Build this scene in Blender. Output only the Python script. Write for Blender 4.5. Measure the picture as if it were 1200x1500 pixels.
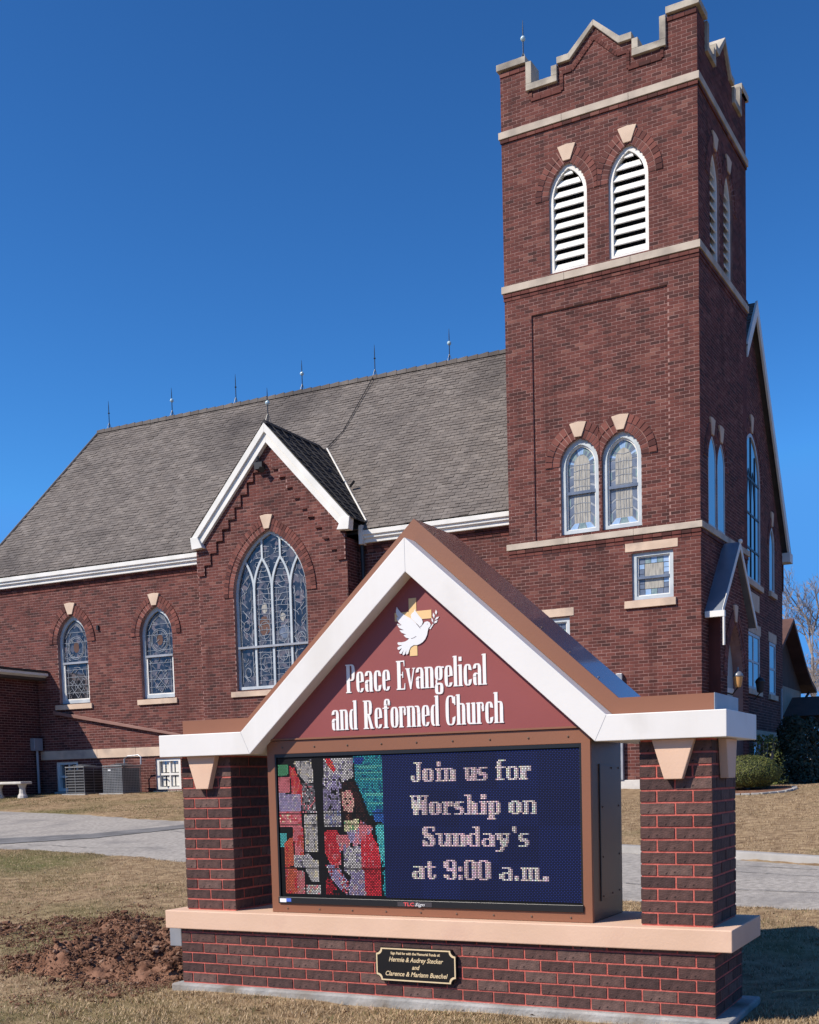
import bpy, bmesh, math, random
from mathutils import Matrix, Vector, noise
R = math.radians
random.seed(7)
sc = bpy.context.scene
for o in list(bpy.data.objects): bpy.data.objects.remove(o)
COL = sc.collection

# ------------------------------------------------------------------ camera
def make_camera():
    yaw, pitch, roll = 0.4432, -0.0757, 0.0221
    r = Vector((math.cos(yaw), math.sin(yaw), 0)); f = Vector((-math.sin(yaw), math.cos(yaw), 0)); u = Vector((0, 0, 1))
    f, u = f*math.cos(pitch)+u*math.sin(pitch), u*math.cos(pitch)-f*math.sin(pitch)
    r, u = r*math.cos(roll)-u*math.sin(roll), u*math.cos(roll)+r*math.sin(roll)
    cam = bpy.data.cameras.new('camera'); ob = bpy.data.objects.new('camera', cam); COL.objects.link(ob)
    m = Matrix((( r.x, u.x, -f.x, 5.1375), (r.y, u.y, -f.y, -6.0193), (r.z, u.z, -f.z, 1.3137), (0, 0, 0, 1)))
    ob.matrix_world = m
    cam.sensor_fit = 'VERTICAL'; cam.sensor_height = 36; cam.sensor_width = 36
    cam.lens = 1666.49*36/1500
    cam.shift_x = -(710.36-600)/1500; cam.shift_y = (1270.70-750)/1500
    cam.clip_start = .05; cam.clip_end = 3000
    sc.camera = ob
make_camera()

# ------------------------------------------------------------------ light
SUN = Vector((0.67, 0.87, -1.0)).normalized()         # direction the light travels
elev = math.asin(-SUN.z); az = math.atan2(-SUN.x, -SUN.y)   # clockwise from +Y
w = bpy.data.worlds.new('World'); sc.world = w; w.use_nodes = True
nt = w.node_tree; bg = nt.nodes['Background']
sky = nt.nodes.new('ShaderNodeTexSky'); sky.sky_type = 'NISHITA'; sky.sun_disc = False
sky.sun_elevation = elev; sky.sun_rotation = az
sky.air_density = 1.0; sky.dust_density = 0.15; sky.ozone_density = 4.0; sky.altitude = 300
tint = nt.nodes.new('ShaderNodeMix'); tint.data_type = 'RGBA'; tint.blend_type = 'MULTIPLY'; tint.inputs[0].default_value = 1; tint.inputs[7].default_value = (.52, .96, 1.10, 1)   # clear, deep-blue winter sky
gm = nt.nodes.new('ShaderNodeGamma'); gm.inputs[1].default_value = 1.5; nt.links.new(sky.outputs[0], gm.inputs[0]); cap = nt.nodes.new('ShaderNodeMix'); cap.data_type = 'RGBA'; cap.blend_type = 'DARKEN'; cap.inputs[0].default_value = 1; cap.inputs[7].default_value = (2.4, 5.0, 11., 1)   # the whole sky stays as even as the part in view
nt.links.new(gm.outputs[0], cap.inputs[6]); nt.links.new(cap.outputs[2], tint.inputs[6]); nt.links.new(tint.outputs[2], bg.inputs[0]); bg.inputs[1].default_value = 0.062
sl = bpy.data.lights.new('sun', 'SUN'); sl.energy = 5.0; sl.angle = R(.53); sl.color = (1, .91, .80)
so = bpy.data.objects.new('sun', sl); COL.objects.link(so); so.rotation_euler = SUN.to_track_quat('-Z', 'Y').to_euler()
so.location = (-20, -30, 40)
vs = sc.view_settings; vs.view_transform = 'Standard'; vs.look = 'None'; vs.gamma = 1; vs.use_curve_mapping = False; vs.exposure = 0.2
sc.render.engine = 'CYCLES'; sc.cycles.max_bounces = 6

# ------------------------------------------------------------------ materials
MATS = {}
def mat(name, col, rough=.6, col2=None, scale=8., metal=0., spec=.5, bump=0., bscale=60., attr=None, acols=None, coat=0., detail=4, stain=None, aniso=None, lohi=(.35, .65), streak=None):
    """principled material; col<->col2 by noise; attr: per-face random value through a ramp of acols, then noise"""
    m = bpy.data.materials.new(name); m.use_nodes = True; t = m.node_tree; N = t.nodes; L = t.links
    b = N['Principled BSDF']; b.inputs['Roughness'].default_value = rough; b.inputs['Metallic'].default_value = metal
    b.inputs['Specular IOR Level'].default_value = spec; b.inputs['Coat Weight'].default_value = coat
    tc = N.new('ShaderNodeTexCoord')
    vec = tc.outputs['Object']
    if aniso:
        mp = N.new('ShaderNodeMapping'); mp.inputs['Scale'].default_value = aniso; L.new(vec, mp.inputs[0]); vec = mp.outputs[0]
    def nz(s, d=detail):
        n = N.new('ShaderNodeTexNoise'); n.inputs['Scale'].default_value = s; n.inputs['Detail'].default_value = d; L.new(vec, n.inputs['Vector']); return n.outputs['Fac']
    def ramp(fac, stops):
        r = N.new('ShaderNodeValToRGB'); e = r.color_ramp.elements
        while len(e) < len(stops): e.new(.5)
        for el, (p, c) in zip(e, stops): el.position = p; el.color = (*c, 1)
        L.new(fac, r.inputs[0]); return r.outputs[0]
    def mix(a, bb, fac, mode='MIX'):
        x = N.new('ShaderNodeMix'); x.data_type = 'RGBA'; x.blend_type = mode
        for s, v in ((x.inputs[6], a), (x.inputs[7], bb)):
            if hasattr(v, 'links'): L.new(v, s)
            else: s.default_value = (*v, 1)
        if hasattr(fac, 'links'): L.new(fac, x.inputs[0])
        else: x.inputs[0].default_value = fac
        return x.outputs[2]
    if attr:
        a = N.new('ShaderNodeAttribute'); a.attribute_name = attr
        c = ramp(a.outputs['Fac'], acols)
        if col2: c = mix(c, ramp(nz(scale), [(lohi[0], col), (lohi[1], col2)]), 1., 'MULTIPLY')
    elif col2: c = ramp(nz(scale), [(lohi[0], col), (lohi[1], col2)])
    else: c = None
    if stain:   # (colour, scale, lo, hi)
        base = c if c is not None else col
        g = ramp(nz(stain[1], 6), [(stain[2], (0, 0, 0)), (stain[3], (1, 1, 1))])
        c = mix(base, stain[0], g)
    if streak:   # (colour multiplier, lo, hi): runs of rain dirt down the wall
        mp2 = N.new('ShaderNodeMapping'); mp2.inputs['Scale'].default_value = (2.6, 2.6, .22); L.new(tc.outputs['Object'], mp2.inputs[0])
        n2 = N.new('ShaderNodeTexNoise'); n2.inputs['Scale'].default_value = 1.; n2.inputs['Detail'].default_value = 7; n2.inputs['Roughness'].default_value = .65; L.new(mp2.outputs[0], n2.inputs['Vector'])
        g2 = ramp(n2.outputs['Fac'], [(streak[1], (1, 1, 1)), (streak[2], streak[0])]); c = mix(c if c is not None else col, g2, 1., 'MULTIPLY')
    if c is None: b.inputs['Base Color'].default_value = (*col, 1)
    else: L.new(c, b.inputs['Base Color'])
    if bump:
        bn = N.new('ShaderNodeBump'); bn.inputs['Strength'].default_value = bump; bn.inputs['Distance'].default_value = .01
        L.new(nz(bscale, 6), bn.inputs['Height']); L.new(bn.outputs[0], b.inputs['Normal'])
    MATS[name] = m; return m

mat('church_mortar', (.26, .145, .125), .95, (.37, .22, .19), 3., streak=((.65, .65, .66), .52, .72), bump=.3, bscale=120)
mat('church_brick', (.80, .79, .79), .85, (1.15, 1.12, 1.1), 1.1, streak=((.62, .62, .64), .52, .72), attr='rnd', acols=[(0, (.060, .025, .022)), (.15, (.10, .033, .027)), (.55, (.132, .042, .034)), (.85, (.155, .052, .041)), (1, (.19, .08, .062))], bump=.5, bscale=90, spec=.25)
mat('arch_brick', (.8, .8, .8), .85, (1.1, 1.1, 1.1), 3, attr='rnd', acols=[(0, (.085, .03, .026)), (1, (.225, .08, .062))], bump=.5, bscale=90, spec=.25)
mat('stone', (.55, .41, .30), .85, (.66, .50, .37), 2.5, bump=.25, bscale=50, stain=((.30, .24, .20), 1.7, .55, .8))
mat('belt_stone', (.43, .36, .285), .85, (.54, .455, .365), 2.5, bump=.25, bscale=50, stain=((.27, .23, .19), 1.9, .5, .78))
mat('coping_stone', (.36, .32, .26), .9, (.52, .46, .37), 3., bump=.3, bscale=40, stain=((.17, .15, .13), 2.2, .5, .75))
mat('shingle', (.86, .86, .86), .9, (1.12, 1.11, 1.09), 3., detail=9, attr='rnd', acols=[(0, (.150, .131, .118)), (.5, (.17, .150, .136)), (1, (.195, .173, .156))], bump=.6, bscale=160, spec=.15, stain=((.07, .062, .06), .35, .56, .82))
mat('shaded_shingle', (.8, .8, .8), .9, (1.1, 1.1, 1.1), .6, attr='rnd', acols=[(0, (.035, .034, .036)), (1, (.075, .072, .072))], bump=.6, bscale=160, spec=.15)  # shingle darkened to carry the shade of the transept's right slope
mat('white_paint', (.71, .69, .65), .45, (.75, .735, .70), 1.5, bump=.05, bscale=30, stain=((.60, .575, .53), 2.6, .55, .85), streak=((.93, .92, .90), .5, .75))
mat('white_trim', (.66, .65, .60), .6, (.78, .76, .71), 2.2, bump=.1, bscale=25)
mat('window_paint', (.40, .45, .48), .5, (.50, .55, .57), 3.)
mat('grey_metal', (.30, .31, .33), .45, (.38, .39, .41), 4., metal=.3)
mat('zinc_roof', (.30, .34, .40), .35, (.36, .40, .46), 3., metal=.6)
mat('dark_metal', (.02, .02, .022), .45, spec=.4)
mat('rod_metal', (.05, .055, .06), .4, metal=.5)
mat('rod_ball', (.45, .6, .65), .15, spec=.8)
mat('louvre_slat', (.62, .61, .57), .7, (.72, .71, .68), 4.)
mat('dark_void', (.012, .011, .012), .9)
mat('lead_came', (.17, .19, .22), .5, (.30, .33, .37), 6.)
mat('brown_paint', (.225, .092, .047), .42, (.25, .103, .054), 1.2, bump=.04, bscale=40)
mat('brown_roof_metal', (.13, .05, .032), .22, (.145, .056, .036), 2., spec=.9, coat=.5)
mat('bronze_metal', (.125, .085, .06), .38, (.145, .10, .073), 1.5, spec=.4)
mat('sign_board', (.24, .053, .049), .5, (.265, .061, .057), 2., bump=.03)
mat('sign_letter', (.80, .79, .77), .5)
mat('gold_paint', (.76, .52, .24), .5)
mat('dove_paint', (.74, .75, .76), .5)
mat('dove_line', (.16, .13, .15), .6)
mat('peach_concrete', (.64, .43, .30), .75, (.70, .475, .34), 2.2, bump=.12, bscale=70, stain=((.62, .40, .29), 4., .55, .8))
mat('sign_mortar', (.44, .098, .074), .95, (.60, .15, .115), 26., detail=8, bump=.4, bscale=150)
mat('sign_brick', (.7, .7, .72), .72, (1.25, 1.2, 1.2), 22., attr='rnd', acols=[(0, (.062, .037, .034)), (.3, (.08, .046, .04)), (.7, (.098, .056, .048)), (1, (.13, .082, .069))], bump=.5, bscale=110, spec=.2, stain=((.022, .014, .014), 34., .60, .70))
mat('concrete', (.26, .255, .24), .9, (.42, .405, .38), 7., bump=.7, bscale=34, stain=((.16, .135, .105), 3.5, .5, .7))
mat('pale_concrete', (.5, .47, .42), .9, (.6, .57, .52), 5., bump=.3, bscale=40)
mat('black_plastic', (.012, .012, .013), .35)
mat('screen_black', (.005, .005, .006), .6, spec=.15)
mat('plaque_black', (.010, .010, .011), .3)
mat('plaque_gold', (.70, .55, .33), .45)
mat('logo_red', (.75, .10, .10), .5)
mat('logo_white', (.8, .8, .8), .5)
mat('logo_plate', (.05, .045, .05), .4)
mat('sticker_blue', (.08, .16, .6), .4)
mat('asphalt', (.25, .23, .205), .95, (.43, .395, .35), 16., bump=.8, bscale=70, lohi=(.3, .7), spec=.2, stain=((.225, .21, .195), 1.3, .5, .75), detail=10)
mat('asphalt_patch', (.12, .117, .114), .9, (.19, .185, .18), 3., bump=.5, bscale=90)
mat('kerb_concrete', (.27, .255, .235), .92, (.38, .36, .33), 3., bump=.4, bscale=40)
mat('lawn', (.19, .125, .072), 1., (.37, .265, .155), 7., bump=.9, bscale=45, stain=((.11, .115, .04), .32, .52, .74), spec=.1, detail=8)
mat('straw', (.8, .8, .8), .9, (1.15, 1.1, 1.05), .8, attr='rnd', acols=[(0, (.15, .115, .06)), (.22, (.27, .195, .11)), (.6, (.42, .31, .185)), (1, (.58, .46, .31))], spec=.15)
mat('green_blade', (.8, .8, .8), .9, (1.1, 1.1, 1.1), .8, attr='rnd', acols=[(0, (.045, .06, .018)), (.5, (.10, .12, .035)), (1, (.26, .22, .10))], spec=.15)
mat('dirt', (.13, .064, .040), 1., (.26, .14, .09), 9., bump=1., bscale=55, spec=.1, detail=8)
mat('clod', (.7, .7, .7), 1., (1.15, 1.1, 1.05), 9., attr='rnd', acols=[(0, (.09, .044, .028)), (.6, (.225, .12, .077)), (1, (.42, .31, .23))], bump=.8, bscale=60, spec=.1)
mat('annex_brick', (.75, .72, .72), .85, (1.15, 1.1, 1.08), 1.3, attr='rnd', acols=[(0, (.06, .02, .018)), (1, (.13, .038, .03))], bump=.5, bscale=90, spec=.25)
mat('ac_grille', (.15, .155, .16), .5, (.20, .205, .21), 4., metal=.2)
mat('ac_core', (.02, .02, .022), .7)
mat('foliage', (.8, .8, .8), .6, (1.2, 1.2, 1.1), 2., attr='rnd', acols=[(0, (.03, .042, .010)), (.5, (.085, .10, .022)), (1, (.19, .18, .045))], spec=.3)
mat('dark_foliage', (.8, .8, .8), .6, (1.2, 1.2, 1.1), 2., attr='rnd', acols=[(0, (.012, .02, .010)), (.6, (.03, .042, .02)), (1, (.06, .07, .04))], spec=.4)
mat('bark', (.22, .185, .17), .9, (.33, .29, .27), 6., bump=.6, bscale=30)
mat('house_roof', (.085, .042, .032), .85, (.12, .06, .046), 2.)
mat('house_wall', (.30, .25, .19), .9, (.38, .32, .25), 2.)
mat('house_dark', (.05, .035, .03), .9, (.08, .055, .045), 2.)
mat('door_paint', (.34, .38, .38), .5, (.4, .44, .44), 2.)
mat('lit_lamp_amber', (.62, .33, .12), .3)
mat('lit_lamp_grey', (.25, .26, .27), .4, metal=.4)
mat('brown_flashing', (.22, .11, .085), .6, (.27, .14, .11), 2.)
mat('beige_glass', (.27, .255, .215), .3, (.46, .43, .36), 5., aniso=(9, 9, 1.1), spec=.6, detail=6)
mat('blue_glass', (.10, .125, .175), .25, (.17, .20, .26), 5., spec=.7)
mat('teal_glass', (.15, .22, .23), .25, (.26, .34, .33), 9., spec=.7)
mat('skyblue_glass', (.24, .38, .58), .25, (.36, .48, .66), 9., spec=.7)
mat('curtain', (.62, .60, .53), .8, (.75, .73, .66), 4., aniso=(6, 6, .4))

def glass_mat(name, col, rough=.06, ior=1.9):
    m = mat(name, col, rough, spec=1.0); m.node_tree.nodes['Principled BSDF'].inputs['IOR'].default_value = ior; return m
glass_mat('dark_glass', (.018, .022, .030), .04, 2.4)
glass_mat('sky_glass', (.02, .026, .036), .03, 3.0)
def led_mat():
    m = bpy.data.materials.new('led'); m.use_nodes = True; t = m.node_tree; b = t.nodes['Principled BSDF']
    a = t.nodes.new('ShaderNodeAttribute'); a.attribute_name = 'led'
    b.inputs['Base Color'].default_value = (.004, .004, .005, 1); b.inputs['Roughness'].default_value = .6; b.inputs['Specular IOR Level'].default_value = .15
    t.links.new(a.outputs['Color'], b.inputs['Emission Color']); b.inputs['Emission Strength'].default_value = 1.35
    MATS['led'] = m
led_mat()
def stained_mat(name, seed):
    """dark leaded glass seen from outside: small cells of differing dark colours, glossy protective glazing in front"""
    m = bpy.data.materials.new(name); m.use_nodes = True; t = m.node_tree; N = t.nodes; L = t.links
    b = N['Principled BSDF']; b.inputs['Roughness'].default_value = .05; b.inputs['IOR'].default_value = 1.8
    tc = N.new('ShaderNodeTexCoord'); mp = N.new('ShaderNodeMapping'); mp.inputs['Location'].default_value = (seed*3.1, 0, seed); L.new(tc.outputs['Object'], mp.inputs[0])
    v = N.new('ShaderNodeTexVoronoi'); v.feature = 'F1'; v.inputs['Scale'].default_value = 9.; L.new(mp.outputs[0], v.inputs['Vector'])
    r = N.new('ShaderNodeValToRGB'); e = r.color_ramp.elements
    while len(e) < 5: e.new(.5)
    for el, (p, c) in zip(e, [(0, (.010, .012, .018)), (.35, (.022, .026, .036)), (.6, (.045, .05, .06)), (.82, (.09, .085, .095)), (1, (.16, .13, .13))]): el.position = p; el.color = (*c, 1)
    sp = N.new('ShaderNodeSeparateColor'); L.new(v.outputs['Color'], sp.inputs[0]); L.new(sp.outputs[0], r.inputs[0]); L.new(r.outputs[0], b.inputs['Base Color'])
    # wavy old glazing
    n = N.new('ShaderNodeTexNoise'); n.inputs['Scale'].default_value = 2.2; L.new(tc.outputs['Object'], n.inputs['Vector'])
    bn = N.new('ShaderNodeBump'); bn.inputs['Strength'].default_value = .06; bn.inputs['Distance'].default_value = .1; L.new(n.outputs['Fac'], bn.inputs['Height']); L.new(bn.outputs[0], b.inputs['Normal'])
    MATS[name] = m
stained_mat('stained_glass', 1)

# ------------------------------------------------------------------ mesh builder
ID = lambda u, d, z: (u, d, z)
class MB:
    def __init__(s, mp=None): s.v = []; s.f = []; s.r = []; s.c = []; s.mp = mp or ID
    def quad(s, pts, r=.5, c=None):
        n = len(s.v); s.v += [s.mp(*p) for p in pts]; s.f.append(tuple(range(n, n+len(pts)))); s.r.append(r); s.c.append(c)
    def box(s, x0, x1, y0, y1, z0, z1, r=.5, skip=''):
        n = len(s.v); s.v += [s.mp(x, y, z) for x in (x0, x1) for y in (y0, y1) for z in (z0, z1)]
        F = {'L': (0, 1, 3, 2), 'R': (4, 6, 7, 5), 'F': (0, 4, 5, 1), 'B': (2, 3, 7, 6), 'D': (0, 2, 6, 4), 'U': (1, 5, 7, 3)}
        for k, f in F.items():
            if k not in skip: s.f.append(tuple(n+i for i in f)); s.r.append(r); s.c.append(None)
    def prism(s, poly, y0, y1, r=.5):
        """poly in (u,z); extruded along d"""
        n = len(s.v); k = len(poly)
        s.v += [s.mp(x, y0, z) for x, z in poly]+[s.mp(x, y1, z) for x, z in poly]
        s.f.append(tuple(range(n, n+k))); s.f.append(tuple(range(n+2*k-1, n+k-1, -1)))
        for i in range(k): j = (i+1) % k; s.f.append((n+i, n+k+i, n+k+j, n+j))
        s.r += [r]*(k+2); s.c += [None]*(k+2)
    def ring(s, po, pi, y0, y1, r=.5, closed=True):
        """band between two outlines with equal point counts"""
        k = len(po); n = len(s.v)
        for y in (y0, y1):
            s.v += [s.mp(x, y, z) for x, z in po]+[s.mp(x, y, z) for x, z in pi]
        for i in range(k if closed else k-1):
            j = (i+1) % k
            a, b, c, d = n+i, n+j, n+k+j, n+k+i
            for q in ((a, b, c, d), (a+2*k, d+2*k, c+2*k, b+2*k), (a, a+2*k, b+2*k, b), (d, c, c+2*k, d+2*k)):
                s.f.append(q); s.r.append(r); s.c.append(None)
        if not closed:
            for i in (0, k-1):
                a, d = n+i, n+k+i; s.f.append((a, d, d+2*k, a+2*k)); s.r.append(r); s.c.append(None)
    def bar(s, pts, wd, y0, y1, r=.5):
        """flat bar of width wd along a polyline in (u,z)"""
        L, Rr = [], []
        for i, p in enumerate(pts):
            a = pts[max(i-1, 0)]; b = pts[min(i+1, len(pts)-1)]
            dx, dz = b[0]-a[0], b[1]-a[1]; l = math.hypot(dx, dz) or 1; nx, nz = -dz/l*wd/2, dx/l*wd/2
            L.append((p[0]+nx, p[1]+nz)); Rr.append((p[0]-nx, p[1]-nz))
        s.ring(L, Rr, y0, y1, r, closed=False)
    def tube(s, pts, rad, n=6, r=.5, cap=True):
        pts = [Vector(p) for p in pts]; base = len(s.v)
        rads = rad if isinstance(rad, (list, tuple)) else [rad]*len(pts)
        for i, p in enumerate(pts):
            d = (pts[min(i+1, len(pts)-1)]-pts[max(i-1, 0)]).normalized()
            a = d.orthogonal().normalized() if abs(d.z) > .9 else d.cross(Vector((0, 0, 1))).normalized()
            b = d.cross(a)
            for k in range(n):
                t = 2*math.pi*k/n; q = p+(a*math.cos(t)+b*math.sin(t))*rads[i]; s.v.append(s.mp(*q))
        for i in range(len(pts)-1):
            for k in range(n):
                j = (k+1) % n; s.f.append((base+i*n+k, base+i*n+j, base+(i+1)*n+j, base+(i+1)*n+k)); s.r.append(r); s.c.append(None)
        if cap:
            for i in (0, len(pts)-1): s.f.append(tuple(base+i*n+k for k in range(n))); s.r.append(r); s.c.append(None)
    def lathe(s, prof, cx, cy, z0=0, n=12, r=.5):
        base = len(s.v)
        for rr, z in prof:
            for k in range(n): t = 2*math.pi*k/n; s.v.append(s.mp(cx+rr*math.cos(t), cy+rr*math.sin(t), z0+z))
        for i in range(len(prof)-1):
            for k in range(n):
                j = (k+1) % n; s.f.append((base+i*n+k, base+i*n+j, base+(i+1)*n+j, base+(i+1)*n+k)); s.r.append(r); s.c.append(None)
    def mesh(s, name, m, led=False, smooth=False):
        me = bpy.data.meshes.new(name); me.from_pydata(s.v, [], s.f)
        a = me.attributes.new('rnd', 'FLOAT', 'FACE'); a.data.foreach_set('value', s.r)
        if led:
            a = me.attributes.new('led', 'FLOAT_COLOR', 'FACE'); a.data.foreach_set('color', [x for c in s.c for x in (c or (0, 0, 0, 1))])
        me.materials.append(MATS[m])
        if smooth: me.polygons.foreach_set('use_smooth', [True]*len(me.polygons))
        return me
    def build(s, name, m, parent=None, rz=0, led=False, bevel=0, smooth=False, fix=True):
        me = s.mesh(name, m, led, smooth)
        if fix:
            b = bmesh.new(); b.from_mesh(me); bmesh.ops.recalc_face_normals(b, faces=b.faces); b.to_mesh(me); b.free()
        o = bpy.data.objects.new(name, me); COL.objects.link(o); o.parent = parent
        if rz: o.rotation_euler.z = rz
        if bevel:
            bv = o.modifiers.new('bevel', 'BEVEL'); bv.width = bevel; bv.segments = 2; bv.limit_method = 'ANGLE'; bv.angle_limit = R(40)
        return o
def put(name, me, parent=None, loc=(0, 0, 0), rz=0):
    o = bpy.data.objects.new(name, me); COL.objects.link(o); o.parent = parent; o.location = loc; o.rotation_euler.z = rz; return o
def tag(o, label=None, cat=None, group=None, kind=None):
    for k, v in (('label', label), ('category', cat), ('group', group), ('kind', kind)):
        if v: o[k] = v
    return o
def thing(name, label, cat, loc=(0, 0, 0), rz=0, group=None):
    o = bpy.data.objects.new(name, None); COL.objects.link(o); o.location = loc; o.rotation_euler.z = rz; o.empty_display_size = .3
    return tag(o, label, cat, group)
def stuff(o): o['kind'] = 'stuff'; return o
def front(y): return lambda u, d, z: (u, y+d, z)            # wall facing -Y
def side(x): return lambda u, d, z: (x-d, u, z)             # wall facing +X
def gothic(cx, wd, z0, zs, za, n=9):
    h = za-zs; c = (h*h-wd*wd/4)/wd; rr = c+wd/2; a = math.atan2(h, -c) if True else 0
    right = []
    a1 = math.atan2(h, c)                                    # angle at apex seen from the centre of the right arc (-c)
    for i in range(n+1):
        t = a1*i/n; right.append((cx-c+rr*math.cos(t), zs+rr*math.sin(t)))
    right[-1] = (cx, za)
    left = [(2*cx-x, z) for x, z in reversed(right[:-1])]
    return [(cx-wd/2, z0), (cx+wd/2, z0)]+right+left
def rect(x0, x1, z0, z1): return [(x0, z0), (x1, z0), (x1, z1), (x0, z1)]
def spans(poly, z):
    xs = []
    for i in range(len(poly)):
        (x0, z0), (x1, z1) = poly[i], poly[(i+1) % len(poly)]
        if (z0 <= z) != (z1 <= z): xs.append(x0+(z-z0)/(z1-z0)*(x1-x0))
    xs.sort(); return [(xs[i], xs[i+1]) for i in range(0, len(xs)-1, 2)]
def free(outline, holes, z):
    iv = spans(outline, z)
    for h in holes:
        for a, b in spans(h, z):
            out = []
            for p, q in iv:
                if b <= p or a >= q: out.append((p, q)); continue
                if a > p: out.append((p, a))
                if b < q: out.append((b, q))
            iv = out
    return iv
BL, BH = .2032, .0677
def brick_wall(outline, holes, mp, parent, rz=0, ph=0., brick='church_brick', name='wall', reveal=.2, joint=.0115, proud=.0035, dmax=None):
    rng = random.Random(int(abs(outline[0][0])*100+abs(outline[0][1])*10)+3)
    mo = MB(mp); br = MB(mp)
    z0 = min(z for _, z in outline); z1 = max(z for _, z in outline)
    i0, i1 = math.floor(z0/BH), math.ceil(z1/BH)
    for i in range(i0, i1):
        zb, zt = max(i*BH, z0), min((i+1)*BH, z1)
        if zt-zb < .004: continue
        zm = (zb+zt)/2
        for a, b in free(outline, holes, zm):
            if b-a < .004: continue
            mo.quad([(a, proud, zb), (b, proud, zb), (b, proud, zt), (a, proud, zt)])
            off = ph+(i % 2)*BL/2; k = math.floor((a-off)/BL)
            while True:
                x0 = k*BL+off; k += 1
                if x0 > b: break
                p, q = max(x0, a), min(x0+BL-joint, b)
                if q-p < .03: continue
                zt2 = min(zb+BH-joint, zt); v = rng.random()
                v = v*v*.3+v*.7 if rng.random() > .06 else rng.random()*.2
                if zt2-zb < .012: continue
                dz = rng.uniform(-.0012, .0012)
                br.box(p, q, rng.uniform(-.0015, .0015), proud+.004, zb+dz, zt2+dz, v, skip='B')
    for h in holes:
        for i in range(len(h)):
            (a, za), (b, zb2) = h[i], h[(i+1) % len(h)]
            mo.quad([(a, proud*.5, za), (b, proud*.5, zb2), (b, reveal, zb2), (a, reveal, za)])
    o = mo.build(name, 'church_mortar', parent, rz, fix=False)
    # the bricks themselves: thousands, a few pixels each
    b = stuff(br.build('brickwork', brick, o, 0, fix=False)); return o
def arch_ring(parent, cx, wd, zs, za, mp, rz=0, rw=.26, key=.34, drop=0., proud=.02, keyw=.4, two=True, lim=None):
    lim = lim or (-99, 99); cl = lambda x: min(max(x, lim[0]), lim[1])
    """two rings of voussoir bricks round a pointed opening and the stone keystone on top"""
    rng = random.Random(int(abs(cx)*1000+za*10)); m = MB(mp)
    h = za-zs; c = (h*h-wd*wd/4)/wd; rr = c+wd/2; a1 = math.atan2(h, c)
    nb = max(7, int(rr*a1/.078)); rows = ((.004, rw*.48, proud*.5), (rw*.52, rw, proud)) if two else ((.004, rw, proud),)
    for sgn in (-1, 1):
        for i in range(-int(drop/.078), nb):
            for (ra, rb, pr) in rows:
                t0 = a1*(i+.06)/nb; t1 = a1*(i+.9)/nb
                P = []
                for t, q in ((t0, ra), (t1, ra), (t1, rb), (t0, rb)):
                    P.append((cl(cx+sgn*(-c+(rr+q)*math.cos(t))), zs+(rr+q)*math.sin(t)))
                if any((p[0]-cx)*sgn < -.0 for p in P) or max(p[0] for p in P)-min(p[0] for p in P) < .012: continue
                m.prism(P, -pr, .02, rng.random())
    o = stuff(m.build('arch_bricks', 'arch_brick', parent, rz))
    bk = MB(mp)
    for sgn in (-1, 1):
        A_ = [(cx+sgn*(-c+(rr+.001)*math.cos(a1*i/12)), zs+(rr+.001)*math.sin(a1*i/12)) for i in range(13)]; B_ = [(cl(cx+sgn*max(-c+(rr+rw)*math.cos(a1*i/12), 0)), zs+(rr+rw)*math.sin(a1*i/12)) for i in range(13)]
        bk.ring(B_, A_, -proud*.3, .015, closed=False)
    bk.build('arch_mortar', 'church_mortar', parent, rz)
    k = MB(mp); zt = za+key
    k.prism([(cx-keyw*.2, za+.015), (cx+keyw*.2, za+.015), (cx+keyw/2, zt), (cx, zt+.02), (cx-keyw/2, zt)], -proud-.015, .03)
    k.build('keystone', 'stone', parent, rz, bevel=.006)
def text_mesh(body, size, m, name, parent, loc, width=None, shear=0., align='CENTER', ext=.001, bold=0.):
    cu = bpy.data.curves.new(name, 'FONT'); cu.body = body; cu.size = size; cu.align_x = align; cu.shear = shear; cu.extrude = ext; cu.offset = bold; cu.resolution_u = 3
    t = bpy.data.objects.new('tmp', cu); COL.objects.link(t)
    dg = bpy.context.evaluated_depsgraph_get(); me = bpy.data.meshes.new_from_object(t.evaluated_get(dg)); bpy.data.objects.remove(t)
    xs = [v.co.x for v in me.vertices]; k = width/(max(xs)-min(xs)) if width else 1.
    for v in me.vertices: x, y, z = v.co; v.co = (x*k, -z, y)
    me.materials.clear(); me.materials.append(MATS[m])
    o = bpy.data.objects.new(name, me); COL.objects.link(o); o.parent = parent; o.location = loc; return o

# ------------------------------------------------------------------ ground, road
def sstep(a, b, x): t = min(max((x-a)/(b-a), 0), 1); return t*t*(3-2*t)
def gz(x, y):
    amp = 1.12+.14*sstep(0, -10, x) if x < 0 else 1.12
    t = min(max((y-.8)/15.6, 0), 1); z = -.036+(amp-.019)*t
    if y < .8: z += .015*(y-.8)
    if y > 16.4: z += .016*min(y-16.4, 9)
    return z
NEAR = [(-60, 14.5), (-30, 10.2), (-9.21, 6.69), (-7.01, 6.36), (-4.97, 5.93), (-1.5, 4.9), (1.88, 4.0), (3.59, 3.72), (9, 2.6), (30, -2), (60, -8)]
FAR = [(-60, 24), (-30, 17.0), (-15.84, 12.61), (-12.05, 11.47), (-8.66, 10.34), (-4, 8.85), (.8, 7.22), (2.21, 6.78), (3.18, 6.40), (9, 4.6), (30, -.6), (60, -6)]
def lerp(pl, x):
    for (a, ya), (b, yb) in zip(pl, pl[1:]):
        if x <= b: return ya+(yb-ya)*(x-a)/(b-a)
    return pl[-1][1]
def wob(x, y, s, a): return a*noise.noise(Vector((x*s, y*s, 3.7)))
def near_e(x): return lerp(NEAR, x)+wob(x, 0, 1.3, .12)+wob(x, 5, 5., .05)
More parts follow.
